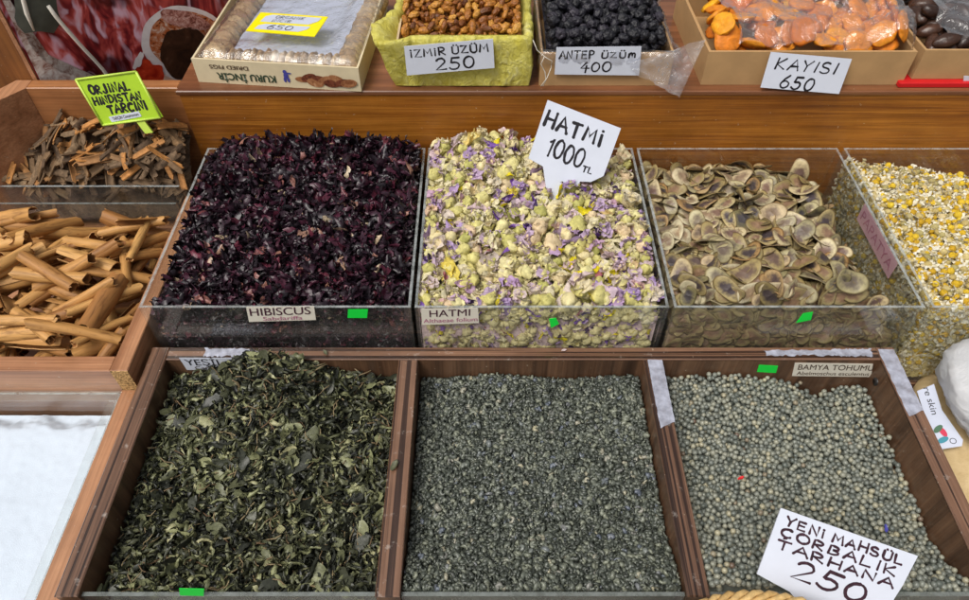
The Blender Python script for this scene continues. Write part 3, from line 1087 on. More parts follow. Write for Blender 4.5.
flat_print('coffee_print', ell(184, 52, 27, 24, -.35, wob=.25, seed=8), M['p_coffee'], 3)
flat_print('saucer_print', ell(147, 72, 14, 14, .2, wob=.4, seed=9), M['p_red'], 3)
flat_print('saucer_highlight_print', ell(138, 60, 3.5, 9, .45, wob=.4, seed=2), M['p_white'], 4)
flat_print('splash_print', [(2, 0), (10, 0), (18, 14), (24, 32), (33, 50), (46, 62), (60, 72), (80, 76), (104, 80), (104, 88), (44, 88), (38, 76)], M['p_splash'], 1)

# leaf on a bent cream stalk, standing in front of the poster
lt = thing('stalk', on_poster(106, 74) + pn * .012, 'bent cream stalk with a grey green blade standing against the poster', 'stalk')
sp = [on_poster(x, y) + pn * q for x, y, q in ((45, 2, .014), (52, 12, .015), (62, 24, .016), (76, 40, .015), (90, 55, .013), (100, 66, .011), (108, 77, .010), (113, 88, .009))]
MB().tube(sp, [.0026, .0028, .0028, .0026, .0026, .0026, .0026, .0026], 8).build('stem', M['string'], lt)
M['leaf_grey'] = flat_mat('grey_green_leaf', (0.075, 0.080, 0.065), 0.5, 0.4, 0.25, 60)
lf = MB()
P = []
for i in range(9):
    u = i / 8
    yy = -34 + 62 * u
    hw = 23 * math.sin(math.pi * (0.22 + 0.72 * (1 - u) ** .8)) if u > .7 else 21
    P.append([on_poster(34 + k * hw + (yy) * .12, yy + 3 * abs(k)) + pn * (.012 - .004 * abs(k)) for k in (-1, -.5, 0, .5, 1)])
lf.grid(P)
lf.build('blade', M['leaf_grey'], lt)
MB().tube([on_poster(x, y) + pn * .0135 for x, y in ((14, -30), (19, -8), (24, 10), (31, 27))], [.003, .003, .003, .0012], 8).build('midrib', M['string'], lt)


# ================================================================== TEMPLATES OF THE GOODS
def sstep(a, b, x):
    u = np.clip((x - a) / (b - a), 0, 1)
    return u * u * (3 - 2 * u)


def roll_template(L, rad, turns, rin, th, seed, bend=0.0, double=False, mats=(0, 1, 1), nl=9, ns=20, ragged=.035, flat=1.0):
    """a curled piece of bark: outer skin, inner skin, cut edges"""
    rd = np.random.default_rng(seed)
    u = np.linspace(0, 1, nl)
    s_ = np.linspace(0, 1, ns)
    a = (s_ - .5) * turns * 2 * np.pi
    if double:
        rr = rad * (1 - (np.abs(s_ - .5) * 2) ** 2.2 * (1 - rin))
    else:
        rr = rad * (rin + (1 - rin) * s_)
    ph = rd.uniform(0, 6.28)
    e0, e1 = rd.normal(0, ragged * L, ns), rd.normal(0, ragged * L, ns)
    e0, e1 = np.convolve(e0, [.25, .5, .25], 'same'), np.convolve(e1, [.25, .5, .25], 'same')
    outer, inner = [], []
    for i, q in enumerate(u):
        x = -L / 2 + L * q + e0 * (1 - q) + e1 * q
        k = 1 + .05 * math.sin(q * 5 + ph) + rd.normal(0, .012)
        tw = .25 * (q - .5) * rd.uniform(.5, 1)
        bz = bend * (4 * (q - .5) ** 2) * L
        bump = rd.normal(0, .012 * rad, ns)
        ro = rr * k + bump
        cy, cz_ = np.cos(a + tw + math.pi / 2), np.sin(a + tw + math.pi / 2)
        outer.append(np.stack([x, ro * cy, ro * cz_ * flat + bz], 1))
        ri = ro - th
        inner.append(np.stack([x, ri * cy, ri * cz_ * flat + bz], 1))
    V = np.concatenate(outer + inner)
    F, Mi = [], []
    n0 = nl * ns
    for i in range(nl - 1):
        for j in range(ns - 1):
            A, B, C, D = i * ns + j, i * ns + j + 1, (i + 1) * ns + j + 1, (i + 1) * ns + j
            F.append((A, D, C, B)); Mi.append(mats[0])
            F.append((n0 + A, n0 + B, n0 + C, n0 + D)); Mi.append(mats[1])
        for j in (0, ns - 1):
            A, D = i * ns + j, (i + 1) * ns + j
            F.append((A, n0 + A, n0 + D, D) if j == 0 else (A, D, n0 + D, n0 + A)); Mi.append(mats[2])
    for i in (0, nl - 1):
        for j in range(ns - 1):
            A, B = i * ns + j, i * ns + j + 1
            F.append((A, B, n0 + B, n0 + A) if i == 0 else (B, A, n0 + A, n0 + B)); Mi.append(mats[2])
    V = V - (V.max(0) + V.min(0)) / 2
    return template(V, F, Mi)


def petal_template(L, Wd, curl, bend, twist, crump, seed, nl=7, nw=4, tip=.25, base=.5):
    rd = np.random.default_rng(seed)
    u = np.linspace(0, 1, nl)
    vs = []
    ph = rd.uniform(0, 6.28, 4)
    for q in u:
        w = Wd * (base * (1 - q) + (1 - base) * 0 + math.sin(math.pi * min(1, q * .95 + .05)) * .8) * (1 if q < .9 else .6)
        w = Wd * max(tip if q > .5 else base, math.sin(math.pi * (.08 + .86 * q)) ** .8) * (.55 if q == 1 else 1)
        for k in np.linspace(-1, 1, nw):
            an = k * curl
            y = w / 2 * (math.sin(an) / max(curl, .01))
            z = w / 2 * (1 - math.cos(an)) / max(curl, .01)
            t = twist * (q - .5)
            y, z = y * math.cos(t) - z * math.sin(t), y * math.sin(t) + z * math.cos(t)
            ab = bend * (q - .5)
            x = L * (math.sin(ab) / bend if abs(bend) > .05 else q - .5)
            z += L * ((1 - math.cos(ab)) / bend if abs(bend) > .05 else 0)
            c = crump * np.array([math.sin(q * 9 + k * 3 + ph[0]), math.sin(q * 11 - k * 4 + ph[1]), math.sin(q * 8 + k * 5 + ph[2])])
            vs.append(np.array([x, y, z]) + c + rd.normal(0, crump * .5, 3))
    F = [(i * nw + j, i * nw + j + 1, (i + 1) * nw + j + 1, (i + 1) * nw + j) for i in range(nl - 1) for j in range(nw - 1)]
    V = np.array(vs)
    return V - (V.max(0) + V.min(0)) / 2, F


def blob_verts(rx, ry, rz, nu, nv, bumpf, seed):
    """closed lumpy ball: rows from pole to pole"""
    V = [(0, 0, -rz)]
    for i in range(1, nv):
        th = math.pi * i / nv
        for j in range(nu):
            ph = 2 * math.pi * j / nu
            d = np.array([math.sin(th) * math.cos(ph), math.sin(th) * math.sin(ph), -math.cos(th)])
            k = 1 + bumpf(d)
            V.append((d[0] * rx * k, d[1] * ry * k, d[2] * rz * k))
    V.append((0, 0, rz))
    F = []
    for j in range(nu):
        F.append((0, 1 + (j + 1) % nu, 1 + j))
    for i in range(nv - 2):
        for j in range(nu):
            a, b = 1 + i * nu + j, 1 + i * nu + (j + 1) % nu
            F.append((a, b, b + nu, a + nu))
    e = len(V) - 1
    for j in range(nu):
        F.append((1 + (nv - 2) * nu + j, 1 + (nv - 2) * nu + (j + 1) % nu, e))
    return np.array(V), F


def nz(d, f, s):
    return mnoise.noise((d[0] * f + s, d[1] * f - s, d[2] * f + 2 * s))


# ------------------------------------------------------------------ materials of the goods
m, nt, out = new_mat('cinnamon_outer')
rnd = nt.nodes.new('ShaderNodeObjectInfo').outputs['Random']
c1 = ramp(nt, rnd, [(0, (0.31, 0.140, 0.042)), (.5, (0.47, 0.240, 0.075)), (1, (0.60, 0.345, 0.120))])
f = noise_tex(nt, coords(nt, (22, 130, 130)), 1.0, 5, .6, .5)
st = ramp(nt, f, [(.32, (.42, .35, .30)), (.47, (.95, .93, .9)), (.68, (1.2, 1.17, 1.12))])
col = mixc(nt, .9, c1, st, 'MULTIPLY')
sp_ = noise_tex(nt, coords(nt, (60, 150, 150)), 1.0, 4, .7)
spm = ramp(nt, sp_, [(.60, (0, 0, 0)), (.72, (.75, .75, .75))])
col = mixc(nt, spm, col, (.22, .085, .025))
finish(nt, out, col, .55, .35, f, .0004)
M['cinn_out'] = m
M['cinn_in'] = island_mat('cinnamon_inner', [(0, (.26, .10, .026)), (1, (.38, .16, .05))], .65, .3, 'object', .3, 200)
M['cinn_edge'] = island_mat('cinnamon_edge', [(0, (.50, .26, .09)), (1, (.60, .34, .14))], .65, .3, 'object', .2, 300)
M['bark_out'] = island_mat('bark_outer', [(0, (.095, .060, .038)), (.5, (.17, .112, .068)), (.8, (.25, .165, .095)), (1, (.32, .17, .07))], .85, .2, 'object', .55, 170, .0012)
M['bark_in'] = island_mat('bark_inner', [(0, (.14, .090, .052)), (.40, (.22, .135, .070)), (.62, (.36, .175, .066)), (1, (.52, .235, .068))], .75, .25, 'object', .35, 150, .0006)
M['hib'] = island_mat('hibiscus_calyx', [(0, (.010, .006, .010)), (.42, (.019, .009, .016)), (.70, (.040, .013, .026)), (.88, (.080, .017, .036)), (.955, (.13, .022, .040)), (.98, (.32, .15, .11)), (1, (.52, .42, .28))], .40, .55, 'island', .45, 300, .0004)
M['tea'] = island_mat('tea_leaf', [(0, (.016, .018, .014)), (.30, (.036, .040, .027)), (.55, (.085, .090, .050)), (.80, (.175, .185, .092)), (.94, (.29, .30, .15)), (1, (.42, .40, .22))], .45, .55, 'island', .35, 320, .0004, trans=.06)
M['tea_stem'] = island_mat('tea_stem', [(0, (.13, .075, .04)), (1, (.28, .22, .12))], .6, .3)
M['gun'] = island_mat('pellet_tea', [(0, (.036, .042, .034)), (.45, (.085, .097, .080)), (.75, (.140, .154, .122)), (.92, (.22, .235, .175)), (.96, (.11, .13, .17)), (1, (.40, .37, .25))], .36, .6, 'island', .35, 420, .0003)
M['okra'] = island_mat('okra_seed', [(0, (.10, .115, .10)), (.25, (.18, .195, .17)), (.60, (.24, .25, .205)), (.88, (.31, .31, .24)), (.97, (.40, .37, .25)), (1, (.14, .09, .065))], .33, .6, 'island', .22, 380, .0002)
M['calyx'] = island_mat('mallow_calyx', [(0, (.44, .43, .13)), (.3, (.66, .60, .22)), (.7, (.80, .73, .38)), (1, (.76, .58, .38))], .7, .25, 'object', .30, 190, .0007, trans=.12)
M['petal_lilac'] = island_mat('mallow_petal_pale', [(0, (.74, .64, .42)), (.35, (.76, .70, .48)), (.6, (.66, .52, .58)), (.8, (.48, .34, .60)), (.93, (.66, .42, .46)), (1, (.80, .68, .06))], .6, .3, 'object', .3, 240, .0004, trans=.2)
M['petal_mix'] = island_mat('mallow_petal_mix', [(0, (.72, .65, .42)), (.30, (.66, .50, .52)), (.50, (.48, .34, .62)), (.64, (.20, .09, .40)), (.76, (.045, .020, .09)), (.84, (.78, .66, .02)), (.97, (.42, .14, .16))], .6, .3, 'island', .3, 240, .0004, trans=.15, interp='CONSTANT')
M['cham_y'] = island_mat('chamomile_yellow', [(0, (.46, .27, .02)), (.6, (.62, .40, .025)), (1, (.74, .54, .05))], .8, .2, 'island', .35, 420, .0008)
M['cham_w'] = island_mat('chamomile_white', [(0, (.62, .52, .28)), (.3, (.78, .73, .55)), (.85, (.86, .83, .72)), (1, (.62, .46, .14))], .7, .25, 'island', .25, 300, .0003, trans=.15)
M['cham_s'] = island_mat('chamomile_straw', [(0, (.40, .30, .10)), (.6, (.55, .45, .20)), (1, (.30, .26, .10))], .7, .25, 'island', .25, 300)
M['raisin'] = island_mat('golden_raisin', [(0, (.10, .028, .006)), (.3, (.26, .082, .010)), (.65, (.45, .175, .020)), (1, (.62, .31, .05))], .40, .5, 'object', .45, 320, .0014, sss=.15)
M['raisin_k'] = island_mat('black_raisin', [(0, (.007, .007, .010)), (.6, (.013, .012, .019)), (1, (.040, .034, .048))], .46, .5, 'object', .5, 320, .0014)
M['apricot'] = island_mat('dried_apricot', [(0, (.54, .13, .008)), (.5, (.70, .22, .012)), (.85, (.78, .30, .014)), (1, (.80, .38, .008))], .58, .4, 'object', .30, 110, .0022, sss=.2)
M['date'] = island_mat('dark_date', [(0, (.030, .013, .008)), (1, (.075, .032, .018))], .35, .5, 'object', .4, 120, .001)
M['fig'] = island_mat('dried_fig', [(0, (.30, .19, .09)), (.5, (.42, .28, .14)), (1, (.54, .39, .21))], .6, .35, 'object', .5, 160, .0012)
M['powder'] = flat_mat('white_powder', (0.60, 0.68, 0.78), 0.8, 0.2, 0.04, 900, 0.0003)

m, nt, out = new_mat('senna_pod')
rnd = nt.nodes.new('ShaderNodeObjectInfo').outputs['Random']
ring = node(nt, 'ShaderNodeAttribute', attribute_name='ring').outputs['Fac']
edge = ramp(nt, rnd, [(0, (.16, .12, .045)), (.15, (.42, .33, .15)), (.3, (.24, .18, .065)), (.45, (.54, .46, .27)), (.6, (.32, .18, .06)), (.72, (.60, .53, .35)), (.86, (.20, .17, .075)), (1, (.44, .38, .21))])
core = ramp(nt, rnd, [(0, (.045, .032, .030)), (.15, (.070, .052, .056)), (.3, (.25, .15, .085)), (.45, (.17, .10, .075)), (.6, (.050, .040, .045)), (.72, (.36, .25, .15)), (.86, (.055, .048, .052)), (1, (.22, .17, .11))])
fq = noise_tex(nt, coords(nt), 150, 4, .6)
rr_ = node(nt, 'ShaderNodeMath', {0: ring, 1: node(nt, 'ShaderNodeMapRange', {0: fq, 3: -.42, 4: .42}).outputs[0]}, operation='ADD')
fm = ramp(nt, rr_.outputs[0], [(.40, (1, 1, 1)), (.80, (0, 0, 0))])
col = mixc(nt, fm, edge, core)
ln = ramp(nt, ring, [(.90, (1, 1, 1)), (.97, (.55, .48, .42))])
col = mixc(nt, 1.0, col, ln, 'MULTIPLY')
vv = ramp(nt, fq, [(.3, (.78,) * 3), (.7, (1.15,) * 3)])
col = mixc(nt, 1.0, col, vv, 'MULTIPLY')
finish(nt, out, col, .48, .45, fq, .0005)
M['senna'] = m

# ================================================================== CINNAMON
tp = []
for k, (L, rd_, tu, ri, dbl) in enumerate([(.105, .0125, 1.02, .80, False), (.118, .0110, 1.30, .55, False), (.088, .0135, .86, .92, False), (.100, .0120, 1.55, .35, True),
                                           (.076, .0120, .95, .85, False), (.110, .0095, 1.65, .30, True), (.092, .0080, 1.15, .6, False), (.066, .0105, .80, .95, False), (.098, .0072, .62, .95, False)]):
    tp.append(roll_template(L, rd_, tu, ri, .0013, 40 + k, bend=random.uniform(-.03, .04), double=dbl, mats=(0, 1, 2), ns=26, flat=random.uniform(.85, 1.0)))
hp = Heap(-.70, -.4405, .506, .763, .0014,
          lambda X, Y: -.010 + .012 * sstep(.56, .66, Y) - .018 * sstep(-.475, -.445, X) * sstep(.72, .58, Y) + .006 * sstep(-.5, -.62, X) * sstep(.7, .6, Y) - .034 * sstep(.67, .75, Y),
          lambda X, Y, t: t * 0 - .055)
hp.fill(tp, 280, K=14, tilt=4, q=.90, stop=-.004, scale=(.66, .96), rollx=True, yawf=lambda x, y: float(rng.choice([rng.normal(.60, .35), rng.normal(.05, .30), rng.normal(1.15, .3), rng.uniform(0, 3.14), rng.normal(-.35, .25)], p=[.34, .16, .20, .18, .12])) + (math.pi if rng.random() < .5 else 0), tumble=0.0, maxtilt=35)
vis = hp.visible()
keep = [k for k in range(len(hp.items)) if vis[k] > 40]
protos = [link('cinnamon_stick', mesh_of(T, 'cinnamon_stick', [M['cinn_out'], M['cinn_in'], M['cinn_edge']])) for T in tp]
for p in protos:
    p.data.set_sharp_from_angle(angle=R(50))
individuals('cinnamon_stick', protos, hp, keep, 'rolled orange brown cinnamon quill heaped in the pale wooden tray', 'cinnamon stick', 'cinnamon sticks in the tray')

# ================================================================== BARK PIECES
tp = [roll_template(L, r_, tu, .98, th, 80 + k, bend=bd, mats=(0, 1, 1), nl=8, ns=9, ragged=.05) for k, (L, r_, tu, th, bd) in enumerate(
    [(.050, .010, .22, .0022, .06), (.040, .008, .30, .0018, -.05), (.062, .011, .16, .0024, .05), (.034, .012, .17, .0018, .08), (.046, .007, .24, .0022, .0), (.056, .008, .14, .002, -.07), (.030, .009, .26, .002, .03), (.068, .012, .15, .0022, .06)])]
hp = Heap(-.700, -.4295, .7945, .867, .0013,
          lambda X, Y: .046 + .055 * sstep(.795, .860, Y) - .022 * sstep(-.58, -.66, X) + .006 * np.sin(X * 60),
          lambda X, Y, t: np.where(Y < .812, -.02, t - .018))
bad = hp.X < -.6405 - (.8675 - hp.Y) * .77 + .006
hp.h[bad] = hp.t[bad] + .012
hp.fill(tp, 720, K=8, tilt=10, q=.80, stop=.002, maxtilt=55, scale=(.62, 1.0))
hp2 = hp
vis = hp.visible()
keep = sorted([k for k in range(len(hp.items)) if vis[k] > 14], key=lambda k: -vis[k])[:280]
protos = [link('bark_piece', mesh_of(T, 'bark_piece', [M['bark_out'], M['bark_in']])) for T in tp]
for p in protos:
    p.data.set_sharp_from_angle(angle=R(45))
individuals('bark_piece', protos, hp, keep, 'flat grey brown bark piece heaped in the tray below the poster', 'bark piece', 'bark pieces in the tray')
bv, bf = hp.base(.001)
tag(mass('bark_crumbs', tp, [hp.items[k] for k in range(len(hp.items)) if k not in set(keep)][:60], [M['bark_out'], M['bark_in']], (bv, bf)), 'brown bark crumbs lying under the bark pieces', 'bark crumbs', None, 'stuff')

# ================================================================== HIBISCUS
tp = []
for k in range(14):
    v_, f_ = petal_template(random.uniform(.018, .030), random.uniform(.008, .014), random.uniform(.8, 2.6), random.uniform(-2.2, 2.6), random.uniform(-2.2, 2.2), .0013, 200 + k, 9, 5)
    tp.append(template(v_, f_))
for k in range(6):      # whole calyces: five lobes on a small cup
    V, F = [], []
    for q in range(5):
        v_, f_ = petal_template(random.uniform(.018, .025), .010, random.uniform(.6, 1.4), random.uniform(.2, 1.4), random.uniform(-1, 1), .0010, 300 + k * 7 + q, 6, 3)
        a = q * 1.2566 + random.uniform(-.3, .3)
        v_ = v_ + np.array([.009, 0, .003 + random.uniform(-.002, .004)])
        Rz = np.array([[math.cos(a), -math.sin(a), 0], [math.sin(a), math.cos(a), 0], [0, 0, 1]])
        tl = random.uniform(.2, 1.2)
        Ry = np.array([[math.cos(tl), 0, -math.sin(tl)], [0, 1, 0], [math.sin(tl), 0, math.cos(tl)]])
        v_ = v_ @ Ry.T @ Rz.T
        F += [tuple(i + len(V) for i in ff) for ff in f_]
        V += list(v_)
    tp.append(template(np.array(V), F))
for k in range(2):      # thin threads
    v_, f_ = petal_template(.026, .0012, .8, random.uniform(-1.5, 1.5), 1, .0006, 400 + k, 8, 3)
    tp.append(template(v_, f_))
x0, x1 = BOX[0]
hp = Heap(x0 + .004, x1 - .004, BY0 + .004, BY1 - .004, .0016,
          lambda X, Y: .055 + .029 * sstep(.555, .80, Y) - .034 * sstep(.055, .0, X - x0) * (.55 + .45 * sstep(.5, .8, Y)) - .022 * sstep(.04, 0, x1 - X) + .006 * vnoise(X, Y, 22, 1.0),
          lambda X, Y, t: np.where((Y < BY0 + .012), -.08, t - .022))
hp.fill(tp, 4200, K=6, tilt=32, q=.62, stop=.003, weights=[1.0] * 14 + [.9] * 6 + [.25] * 2, tumble=.25)
hp.against_wall(tp, 1500, '-y', x0 + .006, x1 - .006, -.03, .06, weights=[1.0] * 14 + [.5] * 6 + [.1] * 2)
print('hibiscus', len(hp.items))
tag(mass('hibiscus', tp, hp.items, [M['hib']], hp.base(.002)), 'dark purple dried hibiscus calyces heaped in the clear box', 'hibiscus', None, 'stuff')

# ================================================================== MALLOW FLOWERS
def bud(seed, r):
    rd = random.Random(seed)
    def bf(d):
        az = math.atan2(d[1], d[0])
        return .13 * abs(math.sin(az * 2.5 + seed)) ** .7 * (1 - abs(d[2])) + .24 * nz(d, 2.0, seed) + .10 * nz(d, 5, seed) + (.22 * max(0, d[2]) ** 3)
    V, F = blob_verts(r, r * rd.uniform(.85, 1.0), r * rd.uniform(.8, 1.15), 15, 9, bf, seed)
    # loose sepals round the bud
    V = list(V)
    for q in range(rd.choice([5, 6, 7, 8])):
        v_, f_ = petal_template(r * rd.uniform(1.5, 2.7), r * rd.uniform(1.1, 1.7), .8, rd.uniform(.4, 2.2), rd.uniform(-1.2, 1.2), r * .10, seed * 9 + q, 6, 4)
        a = q * 1.05 + rd.uniform(-.4, .4)
        tl = rd.uniform(.2, 1.6)
        v_ = v_ @ np.array([[math.cos(tl), 0, math.sin(tl)], [0, 1, 0], [-math.sin(tl), 0, math.cos(tl)]])
        v_ = v_ + np.array([r * .85, 0, r * rd.uniform(-.2, .5)])
        v_ = v_ @ np.array([[math.cos(a), math.sin(a), 0], [-math.sin(a), math.cos(a), 0], [0, 0, 1]])
        F = F + [tuple(i + len(V) for i in ff) for ff in f_]
        V += list(v_)
    return np.array(V), F


def crumple(seed, L, Wd, n):
    V, F = [], []
    rd = random.Random(seed)
    for q in range(n):
        v_, f_ = petal_template(L * rd.uniform(.8, 1.2), Wd * rd.uniform(.8, 1.2), rd.uniform(.5, 1.6), rd.uniform(-1.5, 2), rd.uniform(-1.5, 1.5), L * .05, seed * 5 + q, 7, 4, tip=.6)
        a = rd.uniform(0, 6.28)
        tl = rd.uniform(-.9, .4)
        v_ = v_ @ np.array([[math.cos(tl), 0, math.sin(tl)], [0, 1, 0], [-math.sin(tl), 0, math.cos(tl)]])
        v_ = v_ + np.array([L * .3, 0, 0])
        v_ = v_ @ np.array([[math.cos(a), math.sin(a), 0], [-math.sin(a), math.cos(a), 0], [0, 0, 1]])
        F += [tuple(i + len(V) for i in ff) for ff in f_]
        V += list(v_)
    return np.array(V), F


tp, pet = [], []
for k in range(9):
    r = random.uniform(.0046, .0074)
    V, F = bud(k + 1, r)
    T = template(V, F)
    V2, F2 = crumple(50 + k, r * 2.5, r * 1.9, random.choice([3, 4, 5, 6]))
    V2 = V2 + np.array([random.uniform(-.3, .3) * r, random.uniform(-.3, .3) * r, r * .95])
    T['pts'] = np.concatenate([T['pts'], V2])
    tp.append(T)
    pet.append({'v': V2, 'f': F2, 'm': [0] * len(F2)})
ntb = len(tp)
for k in range(10):     # loose petals
    V, F = crumple(90 + k, random.uniform(.012, .020), random.uniform(.007, .012), random.choice([1, 2, 3]))
    tp.append(template(V - V.mean(0), F))
x0, x1 = BOX[1]
hp = Heap(x0 + .004, x1 - .004, BY0 + .004, BY1 - .004, .0016,
          lambda X, Y: .050 + .028 * np.exp(-((X - .015) / .065) ** 2) * sstep(.62, .80, Y) + .012 * sstep(.56, .66, Y) - .014 * sstep(.13, .21, X) * sstep(.6, .8, Y) + .004 * sstep(.02, -.07, X) * sstep(.65, .8, Y) + .004 * vnoise(X, Y, 25, 3.0),
          lambda X, Y, t: np.where((Y < BY0 + .012), -.08, t - .020))
hp.fill(tp, 1700, K=7, tilt=34, q=.68, stop=.002, scale=(.95, 1.28), weights=[1.0] * ntb + [.62] * 10, tumble=.35)
print('mallow', len(hp.items))
vis = hp.visible()
fl = sorted([k for k in range(len(hp.items)) if hp.items[k][0] < ntb], key=lambda k: -vis[k])
keep = set(fl[:300])
protos = []
for T, P2 in zip(tp[:ntb], pet):
    p = link('mallow_flower', mesh_of(T, 'mallow_flower', [M['calyx']]))
    c = link('petal', mesh_of(P2, 'petal', [M['petal_lilac']]), p)
    protos.append(p)
n_top = len(hp.items)
hp.against_wall(tp, 620, '-y', x0 + .008, x1 - .008, -.03, .06, weights=[1.0] * ntb + [.5] * 10, depth=.006)
rest = [hp.items[k] for k in range(len(hp.items)) if k not in keep]
tpm = [dict(T) for T in tp]
for T in tpm[:ntb]:
    T['m'] = [1] * len(T['f'])
mass_o = mass('loose_petals', tpm, rest, [M['petal_mix'], M['calyx']], (hp.base(.002)[0], hp.base()[1]))
tag(mass_o, 'loose lilac, purple and yellow petals among the pale mallow flowers', 'petals', None, 'stuff')
hp.items2 = hp.items
individuals('mallow_flower', protos, hp, sorted(keep), 'pale green dried mallow flower heaped in the clear box', 'dried flower', 'mallow flowers in the clear box')

# ================================================================== SENNA PODS
tp = []
for k in range(14):
    rd = random.Random(500 + k)
    L, Wd = rd.uniform(.030, .044), rd.uniform(.018, .026)
    bendk, wa, wb, ph = rd.uniform(-.20, .26), rd.uniform(-.15, .15), rd.uniform(-.14, .14), rd.uniform(0, 6)
    nu, nr = 26, 6
    V, F, ring = [], [], []
    for side in (1, -1):
        b0 = len(V)
        for i in range(nr + 1):
            q = i / nr
            for j in range(nu):
                a = 2 * math.pi * j / nu
                x, y = L / 2 * q * math.copysign(abs(math.cos(a)) ** .78, math.cos(a)), Wd / 2 * q * math.copysign(abs(math.sin(a)) ** .86, math.sin(a)) * (1 + .06 * math.sin(3 * a + ph))
                y += bendk * (x / (L / 2)) ** 2 * Wd
                z = wa * x * x / L * 6 + wb * y * x / L * 8
                seedb = max(0, math.cos(x / L * 2 * math.pi * 3.2)) * max(0, 1 - (y / (Wd * .28)) ** 2)
                z += side * (.00035 + .0012 * seedb * (1 - q ** 3)) * (1 if i < nr else .4)
                V.append((x, y, z))
                ring.append(q if i else 0)
        for i in range(nr):
            for j in range(nu):
                A, B = b0 + i * nu + j, b0 + i * nu + (j + 1) % nu
                F.append((A, A + nu, B + nu, B) if side == 1 else (A, B, B + nu, A + nu))
    h = (nr + 1) * nu
    for j in range(nu):
        A, B = nr * nu + j, nr * nu + (j + 1) % nu
        F.append((A, h + A, h + B, B))
    T = template(np.array(V), F, extra=1)
    T['t'] = ring
    tp.append(T)
x0, x1 = BOX[2]
hp = Heap(x0 + .004, x1 - .004, BY0 + .004, BY1 - .004, .0014,
          lambda X, Y: .044 + .010 * np.exp(-((X - .34) / .07) ** 2) - .052 * sstep(.455, .512, X) + .012 * sstep(.27, .23, X) * sstep(.7, .82, Y) - .014 * sstep(.80, .85, Y) + .006 * vnoise(X, Y, 20, 5.0),
          lambda X, Y, t: np.where((Y < BY0 + .012), -.08, t - .022))
hp.fill(tp, 900, K=7, tilt=22, q=.78, stop=.002, maxtilt=75, scale=(.74, 1.22), tumble=.05)
print('senna', len(hp.items))
vis = hp.visible()
order = sorted(range(len(hp.items)), key=lambda k: -vis[k])
keep = order[:300]
rest = [hp.items[k] for k in order[300:] if vis[k] > 6]
hp.against_wall(tp, 330, '-y', x0 + .012, x1 - .012, -.03, .05, depth=.006, tilt=.35)
rest += hp.items[len(order):]
if rest:
    tag(mass('seed_pods', tp, rest, [M['senna']], hp.base(.001)), 'brown seed pods lying deeper in the clear box', 'seed pods', None, 'stuff')
protos = [link('seed_pod', mesh_of(T, 'seed_pod', [M['senna']])) for T in tp]
individuals('seed_pod', protos, hp, keep, 'flat oval brown seed pod heaped in the clear box', 'seed pod', 'seed pods in the clear box')

# ================================================================== CHAMOMILE
tp = []
for k in range(6):
    V, F, Mi = [], [], []
    rd = random.Random(700 + k)
    r = rd.uniform(.0034, .0054)
    v_, f_ = blob_verts(r, r, r * rd.uniform(.7, 1.1), 9, 6, lambda d: .18 * nz(d, 4, k), k)
    V += list(v_); F += f_; Mi += [0 if k < 4 else 2] * len(f_)
    for q in range(rd.choice([4, 6, 8, 9])):
        v_, f_ = petal_template(r * rd.uniform(1.0, 1.6), r * 1.0, .9, rd.uniform(.8, 2.6), rd.uniform(-.5, .5), r * .06, 800 + k * 11 + q, 4, 3)
        v_ = v_ + np.array([r * 1.15, 0, -r * rd.uniform(.1, .7)])
        a = q * .8 + rd.uniform(-.2, .2)
        v_ = v_ @ np.array([[math.cos(a), math.sin(a), 0], [-math.sin(a), math.cos(a), 0], [0, 0, 1]])
        F += [tuple(i + len(V) for i in ff) for ff in f_]
        V += list(v_)
        Mi += [1] * len(f_)
    tp.append(template(np.array(V), F, Mi, extra=1))
for k in range(7):
    v_, f_ = petal_template(random.uniform(.008, .012), random.uniform(.007, .010), random.uniform(.8, 2.2), random.uniform(-2.2, 2.2), random.uniform(-1, 1), .0006, 900 + k, 5, 3)
    tp.append(template(v_, f_, [1 if k < 5 else 2] * len(f_)))
x0, x1 = BOX[3]
x1 = .74
hp = Heap(x0 + .004, x1, BY0 + .004, BY1 - .004, .0012,
          lambda X, Y: .054 - .20 * np.maximum(0, X - .60) * sstep(.62, .82, Y) - .008 * sstep(.78, .85, Y) + .004 * vnoise(X, Y, 30, 7.0),
          lambda X, Y, t: np.where((Y < BY0 + .010) | (X < x0 + .012), -.08, t - .012))
hp.fill(tp, 4200, K=6, tilt=35, q=.70, stop=.002, weights=[.40, .40, .40, .40, .40, .40] + [1.2] * 5 + [.3] * 2, tumble=.3)
hp.against_wall(tp, 2000, '-x', BY0 + .006, BY1 - .006, -.07, .06, weights=[.5] * 6 + [1.0] * 7, depth=.005)
hp.against_wall(tp, 1700, '-y', x0 + .006, x1 - .01, -.08, .06, weights=[.5] * 6 + [1.0] * 7, depth=.005)
print('chamomile', len(hp.items))
tag(mass('chamomile', tp, hp.items, [M['cham_y'], M['cham_w'], M['cham_s']], hp.base(.001), base_mi=2), 'white and yellow dried chamomile heads filling the clear box', 'chamomile', None, 'stuff')

